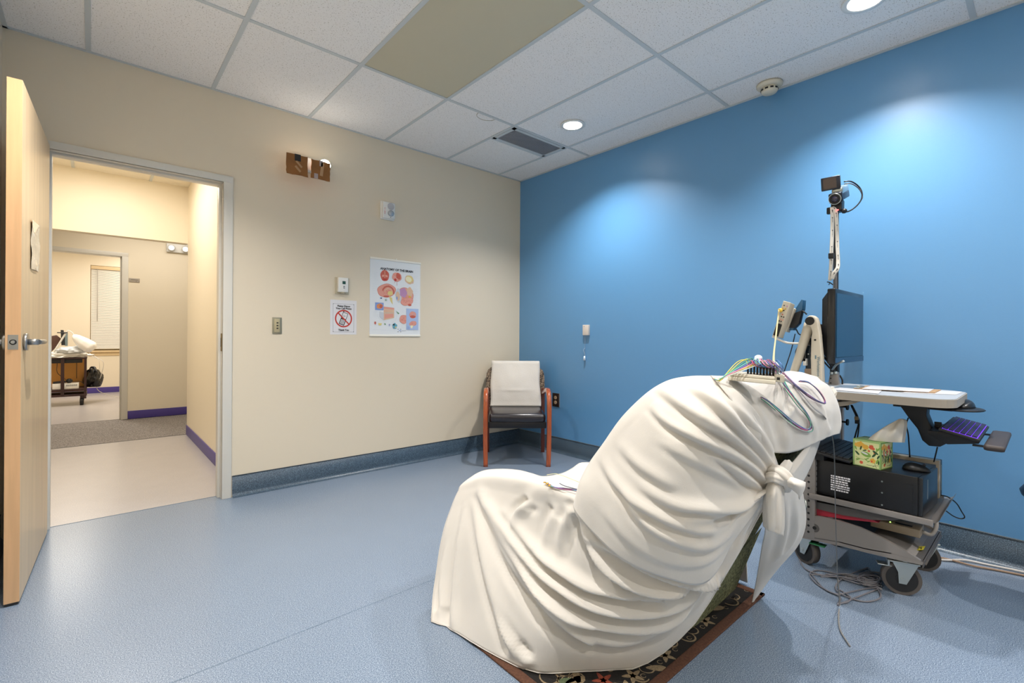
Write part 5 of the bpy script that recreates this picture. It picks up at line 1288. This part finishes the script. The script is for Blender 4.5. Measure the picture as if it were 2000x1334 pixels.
# mice
def mouse(name, lab, c, rz, L=.10, W=.06, Hh=.034):
    t = bmesh.new(); bmesh.ops.create_uvsphere(t, u_segments=24, v_segments=14, radius=1)
    for v in t.verts:
        x, y, z = v.co; v.co = Vector((x*L/2, y*W/2*(1-.12*x), max(0, z)*Hh*(1-.25*x) if z > 0 else 0))
    t.transform(Matrix.Translation(c) @ Matrix.Rotation(rz, 4, 'Z')); mb = MB(pcf); mb.merge(t, None, True)
    m_ = thing(name, lab, 'mouse', tuple(c)); put(mb, 'shell', m_)
    M_ = Matrix.Translation(c) @ Matrix.Rotation(rz, 4, 'Z'); put(MB(zinc).box((-.045, -.004, .016), (-.042, .004, .019), mtx=M_).use(rblack).cyl(M_ @ Vector((.025, -.003, .026)), M_ @ Vector((.025, .003, .026)), .006, n=12), 'scroll_wheel', m_)
mouse('computer_mouse', 'black mouse on the front end of the black tower', Vector((2.74, .385, .5325)), math.radians(-80))
# power brick, red folder
pbk = base('power_supply', 'beige power brick with a lit green dot under the cart shelf', 'power supply', (2.74, .42, .24))
a_ = onx(1700, 1022, 2.70); b_ = onx(1797, 1052, 2.70)
zz0, zz1 = b_.z, onx(1797, 1036, 2.70).z
put(MB(mat('brick_beige', '#A3937C', .5)).box((2.70, b_.y, zz0), (2.80, a_.y, zz1), .004), 'case', pbk)
put(MB(MATS['ink_black']).box((2.72, b_.y+.03, zz1), (2.74, b_.y+.09, zz1+.0006)).use(mat('led_green', '#9BE05A', .4, emit=8)).ball((2.715, b_.y+.105, zz1+.001), .0025), 'indicator', pbk)
put(MB(mat('grey_cord', '#9A948D', .5)).tube([(2.75, b_.y+.002, (zz0+zz1)/2), (2.75, b_.y-.03, (zz0+zz1)/2-.004), (2.76, b_.y-.045, zz1+.015), (2.78, b_.y-.04, zz1+.05)], .008, n=10), 'cord', pbk)
tag(MB(mat('folder_red', '#B33144', .5)).prism([onx(1593, 992, 2.63), onx(1640, 1003, 2.63), onx(1706, 1016, 2.63), onx(1716, 1021, 2.63), onx(1650, 1014, 2.63), onx(1593, 1006, 2.63)], (.3, 0, 0)).build('red_folder'), 'red folder tucked under the cart shelf', 'folder')

# keyboard tray arm
ta = put(MB(blackp).prism([onx(a_, b_, 2.74) for a_, b_ in [(1753, 786), (1811, 792), (1809, 812), (1819, 836), (1842, 860), (1850, 866), (1836, 873), (1814, 871), (1801, 860), (1792, 838), (1775, 817)]], (.09, 0, 0), .004), 'keyboard_arm', ct, 'black adjustable keyboard arm')
put(MB(blackp).prism([onx(a_, b_, 2.66) for a_, b_ in [(1812, 841), (1840, 843), (1912, 862), (1912, 867), (1850, 868), (1812, 848)]], (.26, 0, 0), .002), 'tray_plate', ta)
c = onx(1832, 833, 2.78); put(MB(blackp).box((c.x-.004, c.y-.012, c.z-.02), (c.x+.004, c.y+.012, c.z+.02), .002).box((c.x-.03, c.y-.016, c.z-.022), (c.x+.03, c.y+.03, c.z-.014), .002), 'lever', ta)
mc = onx(1862, 797, 2.80)
put(MB(blackp).lathe([(.001, -.004), (.095, -.004), (.1, 0), (.095, .004), (.001, .004)], mc, 'z', 40).box((mc.x-.03, mc.y, mc.z-.012), (mc.x+.03, mc.y+.2, mc.z-.004)), 'mouse_platform', ta)
mouse('computer_mouse', 'black mouse on the round platform beside the cart table', mc+Vector((.02, -.035, .0045)), math.radians(170))
k0 = onx(1837, 840, 2.6)
vio = mat('backlight_violet', '#6A2FE0', .4, emit=1.6)
keyboard('keyboard', 'keyboard with violet backlit keys on the tray', Vector((2.58, .297, .741)), (1, 0, 0), (0, -1, -.24), .43, .122, vio, mat('key_violet_black', '#241B3D', .45))
pr0 = [onx(1921, 864, 2.585), onx(1957, 873, 2.585)]
mb = MB(mat('palm_rest', '#3A3230', .55)); mb.box((2.58, .108, .684), (3.03, .168, .708), .011, mtx=None); 
put(mb, 'palm_rest', ta, 'dark brown padded palm rest')
put(MB(blackp).box((2.62, .16, .690), (2.64, .20, .696)).box((2.96, .16, .690), (2.98, .20, .696)), 'tray_bracket', ta)

# papers and clipboard on the table top
ZT = .8768
def flat(name, lab, cat, pxs, z, m, th=.001):
    return tag(MB(m).prism([onz(a_, b_, z) for a_, b_ in pxs], (0, 0, th)).build(name), lab, cat)
flat('grey_mat', 'thin grey mat at the back left of the cart table', 'mat', [(1628, 757), (1668, 759), (1700, 753.5), (1640, 752.2)], ZT, mat('mat_grey', '#6F7F8E', .35), .001)
flat('paper_sheet', 'loose white sheet near the left front of the cart table', 'paper', [(1622, 761), (1716, 769), (1722, 763), (1640, 757.5)], ZT+.0012, MATS['paper_white'])
flat('paper_sheet', 'white sheet sticking out past the right end of the cart table', 'paper', [(1760, 767), (1868, 771), (1880, 765.5), (1800, 761)], ZT+.0004, MATS['paper_white'])
cb = base('clipboard', 'brown clipboard holding white paper on the cart table', 'clipboard', tuple(onz(1750, 762, ZT+.002)))
put(MB(mat('board_brown', '#A5855F', .6)).prism([onz(a_, b_, ZT+.002) for a_, b_ in [(1667, 759.5), (1826, 768), (1838, 762), (1692, 754.5)]], (0, 0, .003)), 'board', cb)
put(MB(MATS['paper_white']).prism([onz(a_, b_, ZT+.0055) for a_, b_ in [(1684, 759.5), (1814, 766), (1824, 760.5), (1700, 754.5)]], (0, 0, .002)), 'paper_stack', cb)
c = onz(1680, 757, ZT+.006); put(MB(zinc).box((c.x-.05, c.y-.006, c.z), (c.x+.05, c.y+.014, c.z+.004), .001).box((c.x-.02, c.y-.004, c.z+.004), (c.x+.02, c.y+.010, c.z+.010), .002), 'clip', cb)

# pole, monitor, camcorder
PX, PY = 3.0, .758
pole = put(MB(blackp).cyl((PX, PY, .17), (PX, PY, 1.80), .0125, n=16).box((PX-.02, PY-.016, .80), (PX+.02, PY+.02, .99), .003), 'camera_pole', ct, 'thin black pole rising behind the monitor')
c = onx(1636, 402, 2.98); put(MB(blackp).box((c.x-.03, c.y-.025, c.z-.035), (c.x+.03, c.y+.025, c.z+.03), .008).use(mat('led_red', '#FF4A4A')).ball(onx(1636.5, 410, 2.93), .003), 'clamp', pole)
c = onx(1620.5, 411.5, 2.94); put(MB(blackp).box((c.x-.012, c.y-.012, c.z-.018), (c.x+.012, c.y+.012, c.z+.016), .004).cyl(c, onx(1636, 405, 2.98), .006, n=8), 'side_knob', pole)
c = onx(1649, 412, 2.96); put(MB(blackp).ball(c, .013).cyl(c, onx(1638, 410, 2.98), .007, n=8), 'lock_knob', pole)
mon = base('monitor', 'flat black monitor on the cart facing right', 'monitor', (3.04, .71, .99))
mx0, mx1, mz0, mz1 = 2.765, 3.305, .985, 1.362
mgl = mat('monitor_black', '#101216', .22); put(MB(mgl).box((mx0, .700, mz0), (mx1, .735, mz1), .006), 'bezel', mon)
put(MB(blackp).prism([(mx0+.01, .735, mz0+.02), (mx0+.01, .735, mz1-.015), (mx0+.03, .765, mz1-.05), (mx0+.03, .765, mz0+.06)], (.48, 0, 0), .003), 'rear_shell', mon)
scm = mat('screen_blue_reflection', '#06405F', .16, spec=.3); put(MB(scm).box((mx0+.022, .6985, mz0+.034), (mx1-.022, .7005, mz1-.022)), 'screen', mon)  # reflection of the blue wall is put into the screen's base colour
put(MB(mat('bezel_glossy', '#0A3556', .15)).box((mx0+.002, .6982, mz0+.002), (mx1-.002, .7, mz0+.030)), 'chin', mon)
put(MB(mat('bracket_brown', '#3A2A24', .4)).box((2.80, .765, 1.13), (2.88, .85, 1.185), .004), 'mount_bracket', mon)
# camcorder
cc0 = onx(1637, 378, 2.95); dz = (Vector((0, .1, 1.0))-cc0).normalized(); dz = (dz-rtv*.42-upv*.22).normalized()
ex_ = Vector((0, 0, 1)).cross(dz).normalized(); ey_ = dz.cross(ex_)
CM = Matrix((ex_, ey_, dz)).transposed().to_4x4(); CM.translation = cc0
cmr = base('camcorder', 'small camcorder with open screen on top of the black pole', 'camera', tuple(cc0))
dblue = mat('camcorder_blue_black', '#161C2A', .3)
put(MB(zinc).box((-.024, -.006, -.085), (.026, .030, .02), .008, mtx=CM).use(dblue).box((-.022, -.036, -.08), (.028, .0, .028), .008, mtx=CM), 'body', cmr)
put(MB(dblue).box((-.032, -.042, .022), (.030, .012, .05), .010, mtx=CM).use(zinc).cyl(CM @ Vector((-.002, -.018, .045)), CM @ Vector((-.002, -.018, .054)), .029, .029, n=28).use(MATS['slot_black']).cyl(CM @ Vector((-.002, -.018, .050)), CM @ Vector((-.002, -.018, .0545)), .026, n=28).use(mat('lens_glass', '#1C1630', .05, spec=1)).ball(CM @ Vector((-.002, -.018, .046)), .018, (1, 1, 1)), 'lens', cmr)
lcp = CM @ Matrix.Translation((-.018, .062, .02)) @ Matrix.Rotation(math.radians(-3), 4, 'Z') @ Matrix.Rotation(math.radians(14), 4, 'Y') @ Matrix.Rotation(math.radians(-14), 4, 'X')
put(MB(dblue).box((-.045, -.034, -.007), (.040, .034, .007), .004, mtx=lcp).use(mat('lcd_brown', '#3E302C', .2)).box((-.035, -.027, .007), (.022, .027, .0076), mtx=lcp), 'flip_screen', cmr)
put(MB(dblue).box((-.005, .02, -.01), (.012, .04, .012), .003, mtx=CM), 'hinge', cmr)
P_ = [onx(a_, b_, x_) for a_, b_, x_ in [(1648, 355, 2.95), (1660, 354, 2.96), (1671, 359, 2.98), (1680, 368, 3.0), (1684, 380, 3.0), (1681, 392, 3.0), (1671, 404, 2.99), (1659, 412, 2.98), (1645, 416, 2.98)]]
P2 = [p+Vector((0, -.001, -.012)) for p in P_[:5]]+P_[5:]
put(MB(blackp).tube(P_, .0035, n=8), 'cord', cmr); put(MB(MATS['cable_grey_d'] if 'cable_grey_d' in MATS else mat('cable_grey_d', '#5A5A60', .5)).tube(P2, .0028, n=8), 'cord', cmr, 'grey cord')
# printed lanyard
lan = base('lanyard', 'white printed lanyard hanging from the pole knob below the camcorder', 'lanyard', tuple(onx(1626, 405, 2.93)))
lwm = mat('lanyard_white', '#DDD8CE', .7)
LA = [onx(a_, b_, x_) for a_, b_, x_ in [(1625, 404, 2.93), (1632, 412, 2.93), (1634.5, 440, 2.94), (1635.5, 480, 2.94), (1637, 510, 2.94), (1636, 524, 2.93), (1629, 534, 2.92), (1625, 545, 2.92)]]
LB = [onx(a_, b_, x_) for a_, b_, x_ in [(1625, 405, 2.92), (1625.5, 420, 2.92), (1625.5, 450, 2.92), (1624, 490, 2.92), (1623, 520, 2.92), (1621, 548, 2.92)]]
fl = tuple((-fwv+Vector((0, 0, .1))).normalized())
for LL in (LA, LB):
    st_ = put(MB(lwm).tube(LL, .0105, n=8, flat=fl, sub=8), 'strap', lan)
    sp = spline(LL, 14); mb = MB(MATS['ink_black']); k = 6
    while k < len(sp)-6:
        for j, (ln, wd) in enumerate(((.006, .006), (.004, .004), (.004, .003), (.004, .004), (.004, .003))):
            p = sp[min(k+j*1, len(sp)-1)]; d_ = (sp[min(k+j+1, len(sp)-1)]-p).normalized(); sd2 = d_.cross(Vector(fl)).normalized(); n0 = p+Vector(fl)*.0014
            mb.face([n0+d_*ln*.35+sd2*wd*.5, n0-d_*ln*.35+sd2*wd*.5, n0-d_*ln*.35-sd2*wd*.5, n0+d_*ln*.35-sd2*wd*.5])
        k += 11
    put(mb, 'lettering', st_)
c = onx(1624, 500, 2.915); put(MB(blackp).box((c.x-.012, c.y-.012, c.z-.014), (c.x+.006, c.y+.012, c.z+.014), .002), 'slider', lan)
c = onx(1621, 552, 2.92); put(MB(mat('slot_black', '#161616')).tube([c+Vector((-.01, .01, .004)), c, c+Vector((.006, -.012, -.012))], .003, n=6).tube([c, c+Vector((-.004, .004, -.012))], .002, n=6), 'hook', lan)

# two-link arm and amplifier
aw = mat('arm_ivory', '#C9C1B0', .4)
hubc = onx(1583, 627, 2.74)
am = put(MB(aw).tube([onx(1581, 632, 2.77), onx(1566, 680, 2.77), onx(1548, 735, 2.77)], [.024, .021, .019], n=14), 'arm_link', ct, 'slim ivory arm link')
put(MB(aw).prism([onx(a_, b_, 2.73) for a_, b_ in [(1573, 628), (1575, 620), (1580, 616), (1587, 616), (1594, 621), (1597, 630), (1601, 655), (1605, 700), (1607, 765), (1584, 765), (1583, 700), (1584, 660), (1586, 648), (1582, 638), (1577, 636)]], (.045, 0, 0), .006), 'arm_link', ct, 'wide ivory arm link with small print')
am = [o for o in ct.children if o.name.startswith('arm_link')][-1]
put(MB(MATS['slot_black']).cyl(hubc+Vector((-.014, 0, 0)), hubc+Vector((.0, 0, 0)), .021, n=24), 'hub_cap', am)
c = onx(1592, 664, 2.729); put(MB(MATS['slot_black']).cyl(c+Vector((-.001, 0, 0)), c, .005, n=10), 'screw_hole', am)
stc = mat('sticker_ink', '#5E7C88', .5)
cpos = onx(1594, 716, 2.7283)
text('Workstation', .019, frame(cpos+Vector((0, -.004, 0)), (0, 0, -1), (0, -1, 0)), stc, 'lettering', am, .0002)
put(MB(stc).box((2.7284, onx(1593, 698, 2.73).y-.003, onx(1593, 701, 2.73).z), (2.7289, onx(1593, 698, 2.73).y+.003, onx(1593, 694, 2.73).z)), 'sticker_mark', am)
col = put(MB(mat('column_dark', '#1B2A38', .35)).prism([onx(a_, b_, 2.80) for a_, b_ in [(1573, 640), (1586, 634), (1586, 765), (1573, 765)]], (.04, 0, 0), .003), 'column', ct, 'dark column between the ivory arm links')
mb = MB(mat('column_dark', '#1B2A38'))
for (a_, b_, c_, d_, m) in ((1566, 688, 1576, 706, blackp), (1570, 700, 1577, 714, uw), (1575, 655, 1586, 660, zinc), (1573, 720, 1586, 740, mat('bronze_bracket', '#8D7C6C', .4, .5)), (1572, 668, 1584, 674, blackp), (1577, 642, 1585, 650, zinc), (1579, 690, 1582, 693, zinc)):
    p, q2 = onx(a_, b_, 2.79), onx(c_, d_, 2.79); mb.use(m).box((2.775, min(p.y, q2.y), min(p.z, q2.z)), (2.80, max(p.y, q2.y), max(p.z, q2.z)), .002)
put(mb, 'fitting', col)
amp = base('amplifier_box', 'tilted beige amplifier box with yellow plug on the arm', 'device', tuple(onx(1530, 625, 2.70)))
ampf = [(1530, 587), (1544.5, 591), (1521, 658.5), (1508, 656.5)]
AF = [onx(a_, b_, 2.70) for a_, b_ in ampf]
put(MB(grey_beige).prism(AF, (.062, .0, -.008), .003), 'case', amp)
ux = (AF[1]-AF[0]); uy = (AF[3]-AF[0])
def af(u_, v_, off=.0015): return AF[0]+ux*u_+uy*v_+Vector((-off, -off*.3, 0))
def apatch(u0_, v0_, u1_, v1_, m, th=.001): return MB(m).prism([af(u0_, v0_), af(u1_, v0_), af(u1_, v1_), af(u0_, v1_)], (-th, 0, 0))
put(apatch(.12, .62, .8, .96, MATS['slot_black'], .004), 'port_block', amp)
mb = MB(MATS['slot_black'])
for (u_, v_, m) in ((.3, .12, 'ink_black'), (.25, .2, 'print_gold'), (.6, .2, 'print_gold'), (.45, .25, 'ink_black'), (.4, .42, 'ink_black'), (.7, .42, 'ink_black'), (.4, .5, 'print_pink'), (.7, .5, 'print_pink'), (.45, .36, 'print_deep_pink'), (.55, .55, 'ink_black'), (.3, .55, 'ink_black'), (.7, .12, 'print_lilac')):
    mb.use(MATS[m]); mb.prism([af(u_-.08, v_-.015), af(u_+.08, v_-.015), af(u_+.08, v_+.015), af(u_-.08, v_+.015)], (-.001, 0, 0))
put(mb, 'socket', amp)
put(MB(aw).prism([onx(a_, b_, 2.775) for a_, b_ in [(1549.5, 601), (1552, 603), (1536, 648), (1532, 647.5)]], (.05, 0, -.004), .001), 'mount_plate', amp)
put(MB(mat('amp_back_blue', '#2C5F84', .35)).prism([onx(a_, b_, 2.80) for a_, b_ in [(1565, 585), (1568.5, 586), (1567, 604), (1552, 632), (1549, 645), (1540, 645), (1537, 645), (1552, 605)]], (.05, 0, 0), .002), 'back_block', amp)
put(MB(blackp).prism([onx(a_, b_, 2.79) for a_, b_ in [(1552, 611), (1566, 606), (1560, 632), (1551, 641), (1540, 640)]], (.04, 0, 0), .002), 'clamp', amp)
tw = mat('cable_yellow', '#D9B43A', .45); tag(MB(tw).ball(onx(1524, 606, 2.69), .011).build('yellow_plug'), 'yellow plug on the amplifier face', 'plug')
yc = MB(mat('cable_pale_yellow', '#D8C690', .5)); yc.tube([onx(1521, 606, 2.68), onx(1519, 625, 2.66), onx(1515, 660, 2.5), onx(1512, 685, 2.1), onx(1511, 703, 1.7), onx(1513, 716, 1.48)], .0035, n=8); tag(yc.build('yellow_cable'), 'pale yellow cable running from the amplifier down to the junction box', 'cable')
tag(MB(mat('cable_white', '#CFCBC4', .5)).tube([onx(1509, 657, 2.70), onx(1522, 664, 2.72), (onx(1540, 670, 2.74)), onx(1565, 671, 2.79), onx(1582, 673, 2.80)], .006, n=8).build('white_cable'), 'white cable sagging from the amplifier to the ivory arm', 'cable')
mb = MB(blackp); mb.tube([onx(1553, 652, 2.80), onx(1545, 685, 2.80), onx(1531, 728, 2.80), onx(1528, 745, 2.80)], .0025, n=6).tube([onx(1560, 610, 2.80), onx(1568, 608, 2.80), onx(1576, 614, 2.80)], .004, n=6).tube([onx(1555, 643, 2.80), onx(1560, 652, 2.80), onx(1568, 655, 2.80)], .003, n=6).tube([onx(1560, 675, 2.82), onx(1554, 688, 2.82), onx(1557, 702, 2.82)], .003, n=6)
tag(mb.build('black_cables'), 'black cables hanging around the amplifier and ivory arm', 'cable')
mb = MB(blackp); mb.tube([onx(1606, 693, 2.85), onx(1618, 708, 2.86), onx(1630, 726, 2.88), onx(1636, 742, 2.9)], .005, n=6).tube([onx(1604, 700, 2.85), onx(1616, 714, 2.86), onx(1626, 724, 2.87)], .004, n=6).tube([onx(1640, 733, 2.9), onx(1645, 742, 2.9), onx(1645, 752, 2.9)], .004, n=6)
tag(mb.build('black_cables'), 'black cables running from the ivory arm to the pole bracket', 'cable')
mb = MB(blackp); mb.tube([onx(1662, 791, 2.9), onx(1672, 812, 2.9), onx(1677, 825, 2.9), onx(1672, 845, 2.9), onx(1668, 860, 2.9)], .0035, n=6).tube([onx(1664, 791, 2.9), onx(1676, 815, 2.9), onx(1678, 830, 2.9), onx(1674, 860, 2.9)], .003, n=6)
tag(mb.build('black_cables'), 'pair of black cables hanging under the cart table left end', 'cable')
c = onx(1673, 818, 2.885); tag(MB(mat('ferrite_tan', '#A88E6A', .5)).box((c.x-.008, c.y-.008, c.z-.006), (c.x+.008, c.y+.008, c.z+.012), .002).use(blackp).box((c.x-.009, c.y-.012, c.z-.024), (c.x+.009, c.y+.006, c.z-.006), .002).build('cable_joiner'), 'small tan and black cable joiner hanging under the cart table', 'connector')
mb = MB(blackp).tube([onx(1774, 816, 2.85), onx(1770, 830, 2.86), onx(1774, 850, 2.88), onx(1777, 893, 2.9)], .0028, n=6).tube([onx(1831, 873, 2.9), onx(1827, 890, 2.9), onx(1824, 902, 2.92)], .0028, n=6)
tag(mb.build('thin_cord'), 'thin black cords dropping from the keyboard tray to the tower', 'cord')
mb = MB(blackp).tube([onx(1838, 967, 3.02), onx(1852, 971, 3.05), onx(1868, 983, 3.1), onx(1878, 999, 3.12), onx(1884, 1010, 3.12), onx(1876, 1013, 3.12), onx(1862, 1008, 3.1), onx(1848, 998, 3.08)], .0028, n=6)
tag(mb.build('cord_loop'), 'thin black cord loop sticking out from the right of the cart shelf', 'cord')
# silver bracket pieces left of the pole
br = put(MB(cgrey).prism([onx(a_, b_, 2.84) for a_, b_ in [(1620, 734), (1622, 728), (1636, 727), (1638, 753), (1617, 753)]], (.03, 0, 0), .002), 'pole_bracket', ct)
mb = MB(MATS['slot_black'])
for v_ in (739, 748): c = onx(1622.5, v_, 2.839); mb.cyl(c+Vector((-.001, 0, 0)), c, .0035, n=10)
put(mb, 'hole', br)
put(MB(zinc).ball(onx(1624, 729, 2.835), .009).ball(onx(1632, 728, 2.835), .009).tube([onx(1626, 722, 2.84), onx(1634, 712, 2.80), onx(1648, 705, 2.77)], .005, n=8), 'bolt', br)
mb = MB(blackp)
for (a_, b_) in ((1657, 795), (1657, 825)):
    c = onx(a_, b_, 2.86); mb.cyl(c+Vector((0, 0, 0)), c+Vector((0, .008, 0)), .016, n=16).cyl(c, c+Vector((0, .08, 0)), .005, n=8)
put(mb, 'clamp_knob', ct)

# cables on the floor
gc = mat('cable_grey', '#77757A', .45)
co = base('cable_coil', 'tangled grey cable pile on the floor beside the front caster', 'cable', tuple(onz(1660, 1150, 0)))
rnd = random.Random(12)
def fl_(pxs, r=.0032, z=.004, m=gc): return MB(m).tube([onz(a_, b_, z+.0015*(i % 3)) for i, (a_, b_) in enumerate(pxs)], r, n=6)
loops = [[(1560, 1090), (1572, 1110), (1600, 1122), (1640, 1128), (1690, 1138), (1722, 1152)],
         [(1722, 1150), (1690, 1135), (1640, 1122), (1600, 1114), (1584, 1118), (1583, 1126), (1600, 1144), (1632, 1160), (1652, 1158), (1690, 1150), (1712, 1148)],
         [(1712, 1148), (1720, 1160), (1716, 1170), (1690, 1175), (1660, 1168), (1640, 1158), (1632, 1148), (1640, 1134), (1660, 1122), (1690, 1110), (1697, 1110), (1706, 1124), (1722, 1145)],
         [(1640, 1178), (1655, 1176), (1662, 1168), (1650, 1158), (1636, 1150)],
         [(1640, 1180), (1665, 1170), (1690, 1160), (1716, 1150)],
         [(1585, 1122), (1610, 1150), (1640, 1165), (1636, 1182)]]
for L_ in loops: put(fl_(L_), 'cable_loop', co)
for k in range(9):
    cx, cy = 1700+rnd.uniform(-9, 9), 1132+rnd.uniform(-8, 8); rx, ry = rnd.uniform(14, 24), rnd.uniform(7, 14); a0 = rnd.uniform(0, 6)
    put(MB(gc).tube([onz(cx+rx*math.cos(a0+t*.7), cy+ry*math.sin(a0+t*.7), .004+.004*(k % 5)+.002*(t % 2)) for t in range(9)], .003, n=6, closed=True), 'cable_loop', co)
for k in range(5):
    cx, cy = 1650+rnd.uniform(-20, 20), 1125+rnd.uniform(-5, 5); put(MB(gc).tube([onz(cx-50+k*3, cy-6+k*2, .006+.003*k), onz(cx, cy, .008+.003*k), onz(cx+50, cy+14, .008+.002*k)], .0028, n=6), 'cable_loop', co)
tag(fl_([(1826, 1092), (1850, 1094), (1885, 1094), (1930, 1103), (1975, 1112), (2030, 1124)], .0055, .0065, mat('cord_white', '#C8C2BC', .5)).build('floor_cord'), 'thick white power cord on the floor along the blue wall', 'cord')
tag(fl_([(1824, 1087), (1855, 1093), (1900, 1105), (1950, 1114), (2030, 1130)], .0055, .0065, mat('cord_tan', '#8F7660', .5)).build('floor_cord'), 'thick tan power cord crossing the white one along the blue wall', 'cord')

# rolling stool whose seat edge enters at the right border
sc_ = onx(1990, 958, 2.95); sx, sy = sc_.x+.02, sc_.y-.20
stl = base('rolling_stool', 'dark padded stool seat edge entering at the right border', 'stool', (sx, sy, 0))
put(MB(mat('stool_vinyl', '#241A26', .35)).lathe([(.001, sc_.z-.03), (.17, sc_.z-.03), (.195, sc_.z-.012), (.20, sc_.z+.005), (.185, sc_.z+.028), (.001, sc_.z+.034)], (sx, sy, 0), 'z', 40), 'seat', stl)
put(MB(zinc).cyl((sx, sy, .09), (sx, sy, sc_.z-.03), .018, n=16).use(blackp).cyl((sx, sy, .08), (sx, sy, .26), .027, n=16), 'column', stl)
for k in range(5):
    a = 2*PI*k/5+.5; e = Vector((math.cos(a), math.sin(a), 0))
    put(MB(blackp).tube([Vector((sx, sy, .09)), Vector((sx, sy, .085))+e*.07, Vector((sx, sy, .07))+e*.14], [.02, .016, .012], n=10), 'leg', stl)
    c = Vector((sx, sy, .028))+e*.14; s_ = Vector((-e.y, e.x, 0)); put(MB(rblack).cyl(c-s_*.02, c+s_*.02, .0275, n=16), 'caster', stl)

# groups of alike things
for pre, g_ in (('electrode_leads', 'electrode lead bundles on the headrest cloth'), ('paper_sheet', 'loose sheets on the cart table'), ('cardboard_cover', 'cardboard covers on the emergency light'), ('floor_cord', 'power cords along the blue wall'), ('computer_mouse', 'black computer mice on the cart'), ('keyboard', 'keyboards on the cart'), ('fill_panel', 'added ceiling fill panels'), ('black_cables', 'black cables of the cart')):
    for o in bpy.data.objects:
        if o.parent is None and o.name.split('.')[0] == pre: o['group'] = g_
